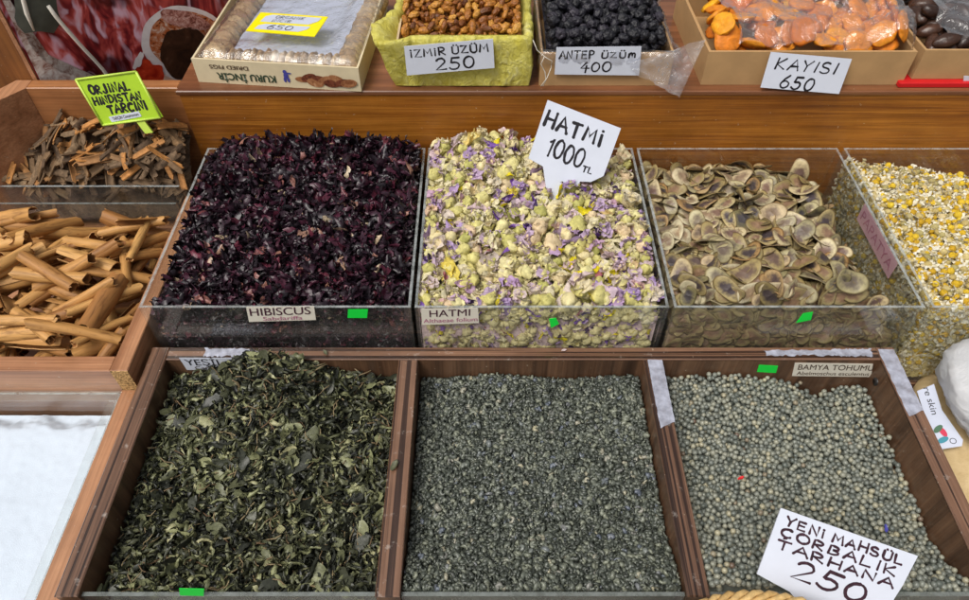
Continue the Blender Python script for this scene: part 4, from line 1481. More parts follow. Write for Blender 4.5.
# ================================================================== GREEN TEA
tp = []
for k in range(18):
    big = k >= 13
    L, Wd = (random.uniform(.017, .026), random.uniform(.009, .014)) if big else (random.uniform(.012, .023), random.uniform(.0040, .0075))
    v_, f_ = petal_template(L, Wd, random.uniform(.2, .9) if big else random.uniform(1.2, 2.8), random.uniform(-.6, .8) if big else random.choice([-1, 1]) * random.uniform(1.2, 4.2), random.uniform(-.5, .5) if big else random.uniform(-3.5, 3.5), .0006, 1000 + k, 8, 4, tip=.2, base=.3)
    tp.append(template(v_, f_))
for k in range(3):
    mb = MB().tube([(-.010, 0, 0), (-.003, .0012 * k, .0005), (.004, -.0008, .0008), (.010, .001, 0)], .0006, 5)
    tp.append(template(np.array(mb.v), mb.f, [1] * len(mb.f)))
tx0, tx1 = CX0 + WT + .001, D1[0] - .001
hp = Heap(tx0, tx1, CY0 + .0075, BI - .001, .0012,
          lambda X, Y: -.033 + .056 * np.exp(-((X + .262) / .080) ** 2) * sstep(.36, .49, Y) + .016 * np.exp(-((X + .25) / .09) ** 2 - ((Y - .38) / .08) ** 2) + .020 * sstep(.31, .245, Y) * sstep(-.39, -.34, X) + .004 * vnoise(X, Y, 24, 9.0),
          lambda X, Y, t: np.where(Y < CY0 + .018, -.06, t - .012))
hp.fill(tp, 5200, K=5, tilt=28, q=.66, stop=.0015, weights=[1.0] * 13 + [.17] * 5 + [.30] * 3, tumble=.22, scale=(.95, 1.28))
print('tea', len(hp.items))
tag(mass('green_tea', tp, hp.items, [M['tea'], M['tea_stem']], hp.base(.001)), 'curled dark green tea leaves heaped over the crate rim', 'green tea', None, 'stuff')

# ================================================================== PELLET TEA
tp = []
for k in range(10):
    rd = random.Random(1200 + k)
    L, r0, bn = rd.uniform(.0060, .0100), rd.uniform(.0014, .0024), rd.choice([-1, 1]) * rd.uniform(1.2, 4.6)
    pts, rr = [], []
    for i in range(6):
        q = i / 5
        ab = bn * (q - .5)
        pts.append((L * math.sin(ab) / bn, L * (1 - math.cos(ab)) / bn, .0006 * math.sin(q * 6 + k)))
        rr.append(r0 * (.35 + .75 * math.sin(math.pi * (.12 + .72 * q))))
    mb = MB().tube(pts, rr, 6)
    V = np.array(mb.v)
    V[:, 2] *= rd.uniform(.7, 1)
    V += np.random.default_rng(k).normal(0, .00032, V.shape)
    tp.append(template(V - V.mean(0), mb.f, extra=1))
for k in range(6):
    v_, f_ = petal_template(random.uniform(.007, .010), random.uniform(.0024, .0042), random.uniform(1.5, 2.6), random.uniform(1.5, 4), random.uniform(-3, 3), .0003, 1300 + k, 7, 4)
    tp.append(template(v_, f_, extra=1))
gx0, gx1 = D1[1] + .001, D2[0] - .001
hp = Heap(gx0, gx1, CY0 + .0075, BI - .001, .0009,
          lambda X, Y: -.034 + .010 * np.exp(-((X - .05) / .10) ** 2 - ((Y - .38) / .1) ** 2) + .024 * sstep(.32, .245, Y) + .004 * np.sin(X * 38 + 1) * sstep(.42, .51, Y) + .003 * vnoise(X, Y, 22, 11.0),
          lambda X, Y, t: np.where(Y < CY0 + .014, -.05, t - .0055))
hp.fill(tp, 8000, K=6, tilt=25, q=.72, stop=.0010, weights=[1.0] * 10 + [.8] * 6, tumble=.3, scale=(1.0, 1.28))
print('gun', len(hp.items))
tag(mass('pellet_tea', tp, hp.items, [M['gun']], hp.base(.0006)), 'grey green rolled tea pellets filling the middle compartment', 'pellet tea', None, 'stuff')

# ================================================================== OKRA SEEDS
tp = []
for k in range(6):
    r = random.uniform(.0027, .0035)
    v_, f_ = blob_verts(r * random.uniform(.95, 1.1), r, r * random.uniform(.9, 1.02), 10, 7, lambda d: .13 * nz(d, 2.2, k) + .05 * nz(d, 5, k) - .22 * max(0, d[2] - .72), k)
    tp.append(template(v_, f_, extra=0))
ox0, ox1 = D2[1] + .001, CX1 - WT - .001
hp = Heap(ox0, ox1, CY0 + .0075, BI - .001, .0009,
          lambda X, Y: -.046 - .034 * np.exp(-((X - .42) / .030) ** 2) * sstep(.44, .51, Y) + .010 * np.exp(-((X - .30) / .07) ** 2) * sstep(.30, .42, Y) - .010 * sstep(.42, .48, X) + .043 * sstep(.33, .245, Y) * sstep(.46, .36, X) + .030 * sstep(.30, .245, Y) * sstep(.36, .46, X) + .002 * vnoise(X, Y, 18, 13.0),
          lambda X, Y, t: np.where(Y < CY0 + .014, -.05, t - .0062))
hp.fill(tp, 6800, K=7, tilt=30, q=.93, stop=.0010, tumble=.6, scale=(.84, 1.12))
print('okra', len(hp.items))
HO = hp
tag(mass('okra_seeds', tp, hp.items, [M['okra']], hp.base(.0004)), 'round grey green okra seeds heaped in the compartment with the price card', 'okra seeds', None, 'stuff')

# ================================================================== WHITE POWDER
hp = Heap(PX0 + .004, PX1 - .004, PY0 + .004, PY1 - .004, .0028,
          lambda X, Y: -.050 + .003 * vnoise(X, Y, 9, 15.0) + .0008 * vnoise(X, Y, 45, 16.0) + .0006 * vnoise(X, Y, 130, 17.0) - .014 * sstep(.446, .470, Y + .010 * vnoise(X, Y, 30, 2.0) + .005 * vnoise(X, Y, 110, 2.0)), lambda X, Y, t: t)
mb = MB()
P = [[(hp.X[i, j], hp.Y[i, j], hp.t[i, j]) for j in range(hp.ny)] for i in range(hp.nx)]
mb.grid(P)
tag(mb.build('white_powder', M['powder']), 'fine white powder filling the clear plastic tray', 'powder', None, 'stuff')


# ================================================================== BOXES ON THE SHELF
SZ = 0.1563


def open_box(name, pts, z0, z1, mats, lab, th=.003, flare=0.0):
    """cardboard tray; pts = front left, front right, back right, back left (x, y)"""
    c = Vector(((pts[0][0] + pts[2][0]) / 2, (pts[0][1] + pts[2][1]) / 2, z0))
    root = thing(name, c, lab, 'box')
    q = [Vector((x, y, 0)) for x, y in pts]
    mid = sum(q, Vector()) / 4
    for i, nm in enumerate(('front_panel', 'side_panel', 'back_panel', 'side_panel')):
        a, b = q[i], q[(i + 1) % 4]
        d = (b - a).normalized()
        nin = Vector((-d.y, d.x, 0))
        e = th + .0003 if i % 2 else 0.0
        a2, b2 = a + d * e, b - d * e
        vs = []
        for z, fl in ((z0, 0), (z1 - (.0004 if i % 2 else 0), flare)):
            for p_ in (a2 - nin * fl, b2 - nin * fl, b2 + nin * (th - fl), a2 + nin * (th - fl)):
                vs.append((p_.x, p_.y, z))
        MB().add(vs, [(3, 2, 1, 0), (4, 5, 6, 7), (0, 1, 5, 4), (1, 2, 6, 5), (2, 3, 7, 6), (3, 0, 4, 7)]).build(nm, mats, root)
    qi = [p_ + (mid - p_).normalized() * (th * 1.6) for p_ in q]
    MB().add([(p_.x, p_.y, z0 + .0005) for p_ in qi] + [(p_.x, p_.y, z0 + .003) for p_ in qi], [(3, 2, 1, 0), (4, 5, 6, 7), (0, 1, 5, 4), (1, 2, 6, 5), (2, 3, 7, 6), (3, 0, 4, 7)]).build('base', mats, root)
    return root


# ---- fig box
FZ = .192
FP = [at(190, 60, FZ), at(357, 73, FZ)]
fl_, fr_ = Vector((FP[0].x, FP[0].y + .004, 0)), Vector((FP[1].x, FP[1].y + .012, 0))
fd = (fr_ - fl_).normalized()
fn = Vector((fd.y, -fd.x, 0))
FD = .24
bl_, br_ = fl_ - fn * FD - fd * .012, fr_ - fn * FD - fd * .012
figb = open_box('fig_box', [(p_.x, p_.y) for p_ in (fl_, fr_, br_, bl_)], SZ, FZ, M['cream_board'], 'cream cardboard box of dried figs under clear film')
up = Z3
wd = (fr_ - fl_).length
fo = Vector((fl_.x, fl_.y, 0)) + fn * .0004
# upside down print
printed('lettering', 'KURU İNCİR', fo + fd * (wd * .49) + Z3 * (SZ + .0165), -fd, -Z3, fn, .0105, M['green_ink'], figb, wd * .36, .03)
printed('lettering', 'DRIED FIGS', fo + fd * (wd * .335) + Z3 * (SZ + .0285), -fd, -Z3, fn, .0060, M['brown_ink'], figb, wd * .235, .01)
mb = MB()
for k in range(9):
    cx, cz = wd * (.66 + .034 * k) , .014 + .004 * math.sin(k * 2.3)
    c = fo + fd * cx + Z3 * (SZ + cz) + fn * (.0002 + .0001 * k)
    ex, ez = .012, .0055 + .001 * (k % 3)
    ro = .5 * math.sin(k * 1.9)
    ring_ = [c + fd * (ex * math.cos(a) * math.cos(ro) - ez * math.sin(a) * math.sin(ro)) + Z3 * (ex * math.cos(a) * math.sin(ro) + ez * math.sin(a)) * .8 for a in [2 * math.pi * j / 16 for j in range(16)]]
    mb.add([c] + ring_, [(0, i + 1, (i + 1) % 16 + 1) for i in range(16)], k % 2)
mb.build('fig_print', [blotch('printed_fig', [(.3, (.16, .05, .02)), (.6, (.40, .18, .08)), (.75, (.60, .36, .22))], 120), blotch('printed_fig_dark', [(.3, (.05, .012, .008)), (.6, (.20, .06, .03)), (.75, (.45, .25, .15))], 140)], figb)
mb = MB()
c = fo + fd * (wd * .555) + Z3 * (SZ + .018) + fn * .0004
for (dx, dz, rx, rz) in ((0, .006, .003, .003), (.0005, .000, .0035, .005), (-.002, -.006, .002, .004), (.003, -.006, .0018, .004), (.005, .004, .004, .0012)):
    mb.add([c + fd * (dx + rx * math.cos(a)) + Z3 * (dz + rz * math.sin(a)) + fn * random.uniform(0, .0001) for a in [2 * math.pi * j / 12 for j in range(12)]], [tuple(range(12))])
mb.build('figure_print', M['blue_ink'], figb)

# figs: discs standing in rows along the inside of the box
def fig_mesh(seed):
    def bf(d):
        az = math.atan2(d[1], d[0])
        return .06 * math.sin(az * 9 + seed) * (1 - abs(d[2])) + .07 * nz(d, 2.2, seed) - .25 * max(0, abs(d[2]) - .8)
    V, F = blob_verts(.0180, .0170, .0066, 26, 10, bf, seed)
    return mesh_of({'v': V, 'f': F, 'm': [0] * len(F)}, 'dried_fig', [M['fig']])


figm = [fig_mesh(k) for k in range(4)]


def place(name, me, loc, axis, spin, sc, lab, cat, grp):
    o = link(name, me)
    zq = Vector(axis).normalized().to_track_quat('Z', 'Y')
    o.matrix_basis = Matrix.Translation(loc) @ zq.to_matrix().to_4x4() @ Matrix.Rotation(spin, 4, 'Z') @ Matrix.Scale(sc, 4)
    return tag(o, lab, cat, grp)


org = fl_
n_f = 16
for i in range(n_f):
    c = org + fd * (.038 + (wd - .076) * i / (n_f - 1)) - fn * .024
    place('dried_fig', figm[i % 4], Vector((c.x, c.y, SZ + .022)), fd + Vector((0, 0, random.uniform(-.1, .1))) + fn * random.uniform(-.15, .15), random.uniform(0, 6), random.uniform(.92, 1.05), 'pale dried fig standing in the rows of the cream box', 'dried fig', 'figs in the cream box')
for side in (0, 1):
    for i in range(14):
        c = org + (fd * .022 if side == 0 else fd * (wd - .022)) - fn * (.022 + .0150 * i)
        place('dried_fig', figm[(i + side) % 4], Vector((c.x, c.y, SZ + .024)), fn + Vector((0, 0, random.uniform(.15, .5))) + fd * random.uniform(-.15, .15), random.uniform(0, 6), random.uniform(.92, 1.08), 'pale dried fig standing in the rows of the cream box', 'dried fig', 'figs in the cream box')
# backing sheet of pale paper between the rows, then the film over everything
mb = MB()
P = [[org + fd * (.040 + (wd - .080) * i / 14) - fn * (.045 + .19 * j / 14) + Z3 * (SZ + .026 + .0025 * mnoise.noise((i * .5, j * .5, 2.0))) for j in range(15)] for i in range(15)]
mb.grid(P)
tag(mb.build('paper_sheet', M['pale_panel']), 'pale blue white paper sheet in the middle of the fig box', 'paper')
mb = MB()
P = []
for i in range(45):
    row = []
    for j in range(45):
        a, b = .004 + (wd - .008) * i / 44, .004 + .228 * j / 44
        e = min(a, wd - a, b)
        z = SZ + .0345 + .010 * sstep(.0, .016, e) + .0030 * mnoise.noise((a * 55, b * 55, 1.0)) * sstep(0, .01, e) - .007 * sstep(.036, .058, e) + .0015 * abs(mnoise.noise((a * 160, b * 90, 4.0)))
        row.append(org + fd * a - fn * b + Z3 * z)
    P.append(row)
mb.grid(P)
mb.build('film', M['film'], figb)


def card(name, pxs, p0, n, th, mats, lab, cat='price tag', grp=None, own=None):
    n = Vector(n).normalized()
    pts = [on_plane(px, py, p0, n) for px, py in pxs]
    root = thing(name, pts[len(pts) // 2], lab, cat, grp)
    MB().poly(pts[::-1], n, th).build('card', mats, root)
    tl, tr = pts[0], pts[1]
    right = (tr - tl).normalized()
    upv = n.cross(right).normalized()
    return root, tl, right, upv, n, (tr - tl).length


# fig tag lying on the film
p0 = at(290, 24, FZ + .0135)
root, tl, rt, upv, n_, wl_ = card('price_tag', [(260.6, 12.3), (328, 16.7), (314.6, 36.4), (245.8, 30.5)], p0, (0, -.10, 1), .0012, M['yellow_card'], 'yellow bordered price tag lying on the fig box')
hgt = (on_plane(245.8, 30.5, p0, n_) - tl).dot(-upv)
skx = (on_plane(245.8, 30.5, p0, n_) - tl).dot(rt) / hgt


def tagpt(u, v):
    return tl + rt * (u * wl_ + skx * v * hgt) - upv * (v * hgt)


for (u0, u1, v0, v1) in ((.10, .93, .10, .50), (.10, .86, .60, .90)):
    q = [tagpt(u0 + .02, v0 + .1), tagpt(u0 + .10, v0), tagpt(u1, v0), tagpt(u1 - .02, (v0 + v1) / 2), tagpt(u1 - .12, v1), tagpt(u0, v1)]
    MB().poly([x + n_ * .0005 for x in q][::-1], n_, .0003).build('white_panel', M['pale_panel'], root)
mb = MB()
handwriting(mb, 'ORGANİK', tagpt(.28, .28) + n_ * .0004, rt, upv, n_, hgt * .14, .0011, wl_ * .42, seed=3, slant=.2)
handwriting(mb, 'İNCİR', tagpt(.26, .47) + n_ * .0004, rt, upv, n_, hgt * .13, .0011, wl_ * .28, seed=4, slant=.2)
handwriting(mb, '650', tagpt(.26, .86) + n_ * .0004, rt, upv, n_, hgt * .22, .0013, wl_ * .36, seed=5, slant=.25)
mb.build('lettering', M['marker'], root)


# ---- heaps of raisins
def raisin_templates(seed0, n, rx, ry, rz, wr):
    out_ = []
    for k in range(n):
        s = seed0 + k
        def bf(d, s=s):
            return wr * nz(d, 2.4, s) + wr * 1.0 * (min(.30, abs(nz(d, 3.2, s)) * 1.9) - .2) + wr * .6 * (min(.25, abs(nz(d, 6.5, s + 1)) * 1.6) - .15)
        V, F = blob_verts(rx * random.uniform(.88, 1.15), ry * random.uniform(.88, 1.1), rz * random.uniform(.85, 1.1), 22, 14, bf, s)
        out_.append(template(V, F, extra=1))
    return out_


def liner(name, x0, x1, y0, y1, prof, mat, seed, wrinkle, parent, nu=150, corner=.012, bulge=None, sharp=1.6):
    """sheet following a rectangular box: prof = list of (outward offset, z)"""
    P = []
    per = []
    for k in range(nu):
        q = k / nu * 4
        s_, u = int(q), q - int(q)
        cs = [((x0 + (x1 - x0) * u, y0), (0, -1)), ((x1, y0 + (y1 - y0) * u), (1, 0)), ((x1 - (x1 - x0) * u, y1), (0, 1)), ((x0, y1 - (y1 - y0) * u), (-1, 0))][s_]
        # soften the outward direction near corners
        a = [(0, -1), (1, 0), (0, 1), (-1, 0)]
        d = Vector(a[s_])
        if u > .85:
            d = (Vector(a[s_]) * (1 - (u - .85) / .3) + Vector(a[(s_ + 1) % 4]) * ((u - .85) / .3)).normalized()
        elif u < .15:
            d = (Vector(a[s_]) * (.5 + u / .3) + Vector(a[(s_ - 1) % 4]) * (.5 - u / .3)).normalized()
        per.append((Vector(cs[0]), d, q))
    for (c, d, q) in per:
        row = []
        for i, (o_, z) in enumerate(prof):
            an = q * math.pi / 2
            w = wrinkle * (mnoise.noise((math.cos(an) * 7, math.sin(an) * 7, z * 30 + seed)) + .5 * abs(mnoise.noise((math.cos(an) * 19, math.sin(an) * 19, z * 40 + seed * 2))) * sharp)
            of = o_ + w + (bulge(q, i / (len(prof) - 1)) if bulge else 0)
            row.append((c.x + d.x * of, c.y + d.y * of, z + w * .6))
        P.append(row)
    mb = MB()
    mb.grid(P, closed_u=True)
    return mb.build(name, mat, parent)


# yellow lined box of golden raisins
YX0, YX1, YY0, YY1, YZ = -.122, .0605, .872, 1.06, .224
yb = open_box('raisin_box', [(YX0 + .004, YY0 + .004), (YX1 - .004, YY0 + .004), (YX1 - .004, YY1), (YX0 + .004, YY1)], SZ, YZ - .004, M['kraft_pale'], 'box lined with crinkled yellow paper and full of golden raisins')
M['yellow_paper'] = None
m, nt, out = new_mat('yellow_paper')
f = noise_tex(nt, coords(nt), 62, 6, .65, 1.2)
col = ramp(nt, f, [(.3, (.66, .58, .07)), (.55, (.80, .73, .17)), (.75, (.86, .81, .36))])
finish(nt, out, col, .34, .5, f, .006, trans=.2)
M['yellow_paper'] = m
liner('paper_liner', YX0, YX1, YY0, YY1, [(.002, SZ + .001), (.003, SZ + .012), (.003, SZ + .028), (.0035, SZ + .045), (.004, YZ - .008), (.004, YZ + .001), (.001, YZ + .005), (-.006, YZ + .004), (-.0105, YZ - .004), (-.012, YZ - .03)], m, 3.0, .0046, yb, 320,
      bulge=lambda q, v: .026 * max(0, min(1, (q - 3.55) / .3)) * min(1, v * 1.6) * (1 if v < .75 else max(0, 1 - (v - .75) * 3.5)) + .022 * max(0, 1 - q / .14) * min(1, v * 1.6) * (1 if v < .75 else max(0, 1 - (v - .75) * 3.5)))
tp = raisin_templates(20, 9, .0082, .0050, .0042, .30)
hp = Heap(YX0 + .010, YX1 - .010, YY0 + .0095, 1.045, .0014, lambda X, Y: YZ + .002 + .010 * sstep(.88, .96, Y) - .008 * sstep(.012, 0, X - YX0 - .01) + .003 * vnoise(X, Y, 30, 3.0), lambda X, Y, t: t - .016)
hp.fill(tp, 1100, K=8, tilt=25, q=.82, stop=.002, tumble=.4, scale=(.72, 1.0))
vis = hp.visible()
keep = sorted([k for k in range(len(hp.items)) if vis[k] > 12 and hp.items[k][1][1] < 1.035], key=lambda k: -vis[k])[:300]
kp = set(keep)
tag(mass('golden_raisins', tp, [hp.items[k] for k in range(len(hp.items)) if k not in kp], [M['raisin']], hp.base(.001)), 'deeper and farther golden raisins filling the box', 'raisins', None, 'stuff')
protos = [link('golden_raisin', mesh_of(T, 'golden_raisin', [M['raisin']])) for T in tp]
individuals('golden_raisin', protos, hp, keep, 'wrinkled golden brown raisin heaped in the yellow lined box', 'raisin', 'golden raisins')

# cardboard box of black raisins with a clear liner
KX0, KX1, KY0, KY1, KZ = .0760, .2560, .872, 1.06, .205
kb = open_box('raisin_box', [(KX0, KY0), (KX1, KY0), (KX1, KY1), (KX0, KY1)], SZ, KZ, M['kraft'], 'cardboard box of black raisins with crumpled clear plastic over its rim')
liner('plastic_liner', KX0, KX1, KY0, KY1, [(.0026, KZ - .015), (.0034, KZ - .010), (.003, KZ - .003), (.0015, KZ + .003), (-.003, KZ + .004), (-.0055, KZ - .002), (-.007, KZ - .012), (-.008, KZ - .03)], M['film'], 8.0, .0032, kb, 200,
      bulge=lambda q, v: .012 * math.exp(-((q - 1.0) / .16) ** 2) * (1 - v))
A_, B_, C_, D_ = [Vector(aty(*q)) for q in ((628, 64, .8675), (706, 38, .880), (679, 97, .8485), (636, 74, .8665))]
mb = MB()
P = []
for i in range(19):
    u = i / 18
    row = []
    for j in range(13):
        v_ = j / 12
        p_ = (A_ * (1 - u) + B_ * u) * (1 - v_) + (D_ * (1 - u) + C_ * u) * v_
        w = .0045 * mnoise.noise((u * 4.5, v_ * 3, 3.1)) + .003 * abs(mnoise.noise((u * 9, v_ * 5, 1.7)))
        row.append(p_ + Vector((0, -.35 * w - .002, w)))
    P.append(row)
mb.grid(P)
mb.build('plastic_flap', M['film_thick'], kb)
# loop of white string at the box corner
mb = MB()
mb.tube([aty(*q) for q in ((533, 40, .869), (537, 50, .868), (545, 57, .866), (552, 61, .865), (551, 68, .864), (547, 78, .862), (541, 86, .860))], .0006, 6)
mb.tube([aty(*q) for q in ((544, 57, .866), (541, 64, .865), (545, 72, .864), (546, 80, .862), (543, 86, .860))], .0006, 6)
tag(mb.build('string', M['string']), 'thin white string looped beside the black raisin tag', 'string')
tp = raisin_templates(60, 7, .0074, .0066, .0060, .36)
hp = Heap(KX0 + .009, KX1 - .009, KY0 + .009, 1.045, .0014, lambda X, Y: KZ + .004 + .010 * sstep(.88, .96, Y) + .003 * vnoise(X, Y, 30, 6.0), lambda X, Y, t: t - .016)
hp.fill(tp, 900, K=8, tilt=25, q=.82, stop=.002, tumble=.4)
vis = hp.visible()
keep = sorted([k for k in range(len(hp.items)) if vis[k] > 12 and hp.items[k][1][1] < 1.035], key=lambda k: -vis[k])[:300]
kp = set(keep)
tag(mass('black_raisins', tp, [hp.items[k] for k in range(len(hp.items)) if k not in kp], [M['raisin_k']], hp.base(.001)), 'deeper and farther black raisins filling the box', 'raisins', None, 'stuff')
protos = [link('black_raisin', mesh_of(T, 'black_raisin', [M['raisin_k']])) for T in tp]
individuals('black_raisin', protos, hp, keep, 'wrinkled blue black raisin heaped in the cardboard box', 'raisin', 'black raisins')

# kraft box of apricots under clear film
AX0, AX1, AY0, AY1, AZ = .3020, .5830, .874, 1.07, .206
ab_ = open_box('apricot_box', [(AX0, AY0), (AX1, AY0), (AX1 + .004, AY1), (AX0 - .004, AY1)], SZ, AZ, M['kraft'], 'kraft cardboard box of orange dried apricots partly under clear film', th=.0040)
tp = []
for k in range(5):
    def bf(d, k=k):
        rr_2 = math.hypot(d[0], d[1])
        return .14 * nz(d, 1.7, k) + .10 * (.25 - abs(nz(d, 3.2, k + 9))) + .06 * nz(d, 6, k) - (.45 * max(0, 1 - rr_2 / .55) if d[2] > 0 else .1 * max(0, 1 - rr_2 / .55)) + .02 * math.sin(math.atan2(d[1], d[0]) * 5 + k)
    V, F = blob_verts(.0205 * random.uniform(.9, 1.12), .0165 * random.uniform(.92, 1.1), .0056, 30, 18, bf, k)
    tp.append(template(V, F))
hp = Heap(AX0 + .007, AX1 - .007, AY0 + .006, 1.06, .0018, lambda X, Y: AZ - .006 + .016 * sstep(.88, .95, Y) + .004 * vnoise(X, Y, 18, 8.0), lambda X, Y, t: t - .026)
hp.fill(tp, 220, K=10, tilt=18, q=.84, stop=.003)
vis = hp.visible()
keep = [k for k in range(len(hp.items)) if vis[k] > 25 and hp.items[k][1][1] < 1.04]
HA = hp
protos = [link('dried_apricot', mesh_of(T, 'dried_apricot', [M['apricot']])) for T in tp]
individuals('dried_apricot', protos, hp, keep, 'wrinkled orange dried apricot heaped in the kraft box', 'dried apricot', 'apricots in the kraft box')


def film_over(name, heap, xs_at, y0, y1, n, mat, parent, lift, seed, wob=.003):
    """film resting on a heap; xs_at(y) gives its two edges"""
    P = []
    for j in range(n + 1):
        y = y0 + (y1 - y0) * j / n
        a, b = xs_at(y)
        row = []
        for i in range(n + 1):
            x = a + (b - a) * i / n
            yy = y + .010 * mnoise.noise((x * 14, seed, 0)) * (1 - j / n)
            k = 0
            ii, jj = heap.ij(x + np.linspace(-.007, .007, 5)[:, None] + np.zeros((5, 5)), yy + np.linspace(-.007, .007, 5)[None, :] + np.zeros((5, 5)))
            z = float(heap.h[ii, jj].max()) + lift + wob * mnoise.noise((x * 40, yy * 40, seed)) + wob * .6 * abs(mnoise.noise((x * 110, yy * 70, seed + 3)))
            row.append((x, yy, z))
        P.append(row)
    mb = MB()
    mb.grid(P)
    return mb.build(name, mat, parent)


film_over('film', HA, lambda y: (.340 - .22 * (y - .885), .579), .8765, 1.045, 60, M['film_glossy'], ab_, .0012, 3.0, .0045)

# box of dark dates at the end of the shelf, on a red card
DX0, DX1, DZ = .5940, .7900, .207
tag(MB().box(.575, .80, .866, 1.06, SZ, SZ + .0075, bev=.001).build('red_card', M['red_board']), 'bright red card lying under the box of dark dates', 'card')
db = open_box('date_box', [(DX0, .876), (DX1, .876), (DX1, 1.07), (DX0 - .004, 1.07)], SZ + .0080, DZ, M['kraft'], 'cardboard box of dark dried dates standing on a red card', th=.0040)
tp = []
for k in range(3):
    V, F = blob_verts(.019, .0105, .0095, 16, 12, lambda d: .09 * nz(d, 2.2, k + 3) + .06 * nz(d, 5, k), k)
    tp.append(template(V, F))
hp = Heap(DX0 + .007, .735, .882, 1.06, .0018, lambda X, Y: DZ - .008 + .014 * sstep(.89, .95, Y), lambda X, Y, t: t - .024)
hp.fill(tp, 70, K=8, tilt=15, q=.88, stop=.001)
keep = [k for k in range(len(hp.items)) if hp.visible()[k] > 20 and hp.items[k][1][0] < .70 and hp.items[k][1][1] < 1.04]
protos = [link('dried_date', mesh_of(T, 'dried_date', [M['date']])) for T in tp]
individuals('dried_date', protos, hp, keep, 'dark brown dried date in the box on the red card', 'dried date', 'dates in the end box')
film_over('film', hp, lambda y: (.622, .735), .886, 1.05, 30, M['film_glossy'], db, .002, 7.0, .004)


# ================================================================== PRICE TAGS
def price_tag(pxs, p0, n, rows, lab, mat, ink, th=.0009, name='price_tag', rows_box=None):
    """rows: (text, left, baseline, width, height, pen, slant) in units of the top edge length"""
    root, tl, rt, upv, n_, w = card(name, pxs, p0, n, th, M[mat], lab)
    mb = MB()
    for k, (tx, l, b, ww, hh, pen, sl) in enumerate(rows):
        drop = 0
        if isinstance(b, tuple):
            b, drop = b
        r2 = (rt - upv * drop).normalized()
        handwriting(mb, tx, tl + rt * (l * w) - upv * (b * w), r2, n_.cross(r2), n_, hh * w, pen * w, ww * w, seed=k * 7 + len(tx), slant=sl)
    mb.build('lettering', M[ink], root)
    return root, tl, rt, upv, n_, w


fr = YY0 - .0135
price_tag([(404, 46.5), (493, 39), (494.5, 68), (407, 75.5)], Vector((0, fr, .19)), (0, -1, .05),
          [('İZMİR ÜZÜM', .05, .135, .88, .085, .019, 0), ('250', .32, .315, .44, .14, .021, .05)], 'white price tag reading İZMİR ÜZÜM 250 on the yellow lined box', 'white_card', 'marker')
price_tag([(556.5, 47.5), (641.5, 46.5), (639, 75.5), (554.5, 74.5)], Vector((0, KY0 - .0045, .19)), (0, -1, .06),
          [('ANTEP', .04, .14, .42, .095, .020, 0), ('uzum', .54, .14, .40, .095, .020, 0), ('400', .30, .31, .36, .115, .021, .05)], 'white price tag reading ANTEP ÜZÜM 400 on the black raisin box', 'white_card', 'marker')
price_tag([(771, 52), (852, 59), (839, 94), (760.5, 87.5)], aty(800, 91, .8550), (0, -1, .27),
          [('KAYISI', .10, .19, .76, .12, .022, .1), ('650', .22, .41, .42, .155, .024, .12)], 'white slanted price tag reading KAYISI 650 on the apricot box', 'white_card', 'marker')
tag(MB().poly([aty(q[0], q[1], .8715) for q in ((964, 76), (985, 77), (985, 86), (963, 84))][::-1], -Y3, .0008).build('price_tag', M['white_card']), 'blank edge of a white price tag on the date box', 'price tag')

# HATMI card
p0 = aty(556, 200, .735)
root, tl, rt, upv, n_, w = price_tag([(547.7, 99.9), (621, 128.3), (603.5, 176), (591, 182), (580, 181.5), (566, 205), (550, 203), (546, 187), (543, 166.5), (528.5, 158.4)], p0, (0.10, -.80, .60),
          [('HATMİ', .05, .30, .78, .18, .040, .0), ('1000', .20, .63, .48, .22, .030, .05), ('TL', .72, .66, .13, .07, .020, 0)], 'white pointed price card reading HATMİ 1000 TL standing in the mallow flowers', 'white_card', 'marker', .0014)
# YENİ MAHSÜL card in front
p0 = at(838, 640, -.004)
root, tl, rt, upv, n_, w = price_tag([(781, 508), (918, 556), (903, 585), (891, 604), (866, 640), (852, 672), (822, 660), (806, 612), (790, 592), (757, 574)], p0, (-0.02, -.62, .78),
          [('YENİ MAHSÜL', .06, .100, .86, .060, .017, .0), ('ÇORBALIK', .05, .185, .84, .060, .017, 0), ('TARHANA', .05, .268, .84, .056, .017, 0), ('250', .20, (.435, .02), .52, .125, .023, .15)], 'white pointed price card reading YENİ MAHSÜL ÇORBALIK TARHANA 250 in the seeds', 'white_card', 'marker_purple', .0014)
# lime card in the bark
p0 = aty(137, 129, .818)
root, tl, rt, upv, n_, w = card('price_tag', [(76, 79.5), (136, 71.5), (163, 117), (103, 125)], p0, (0.02, -.95, .30), .0016, M['lime_card'], 'lime green card reading ORJİNAL HİNDİSTAN TARÇINI standing in the bark pieces')
hv = on_plane(103, 125, p0, n_) - tl
hgt = hv.dot(-upv)
skx = hv.dot(rt) / hgt


def lp_(u, v):
    return tl + rt * (u * w + skx * v * hgt) - upv * (v * hgt)


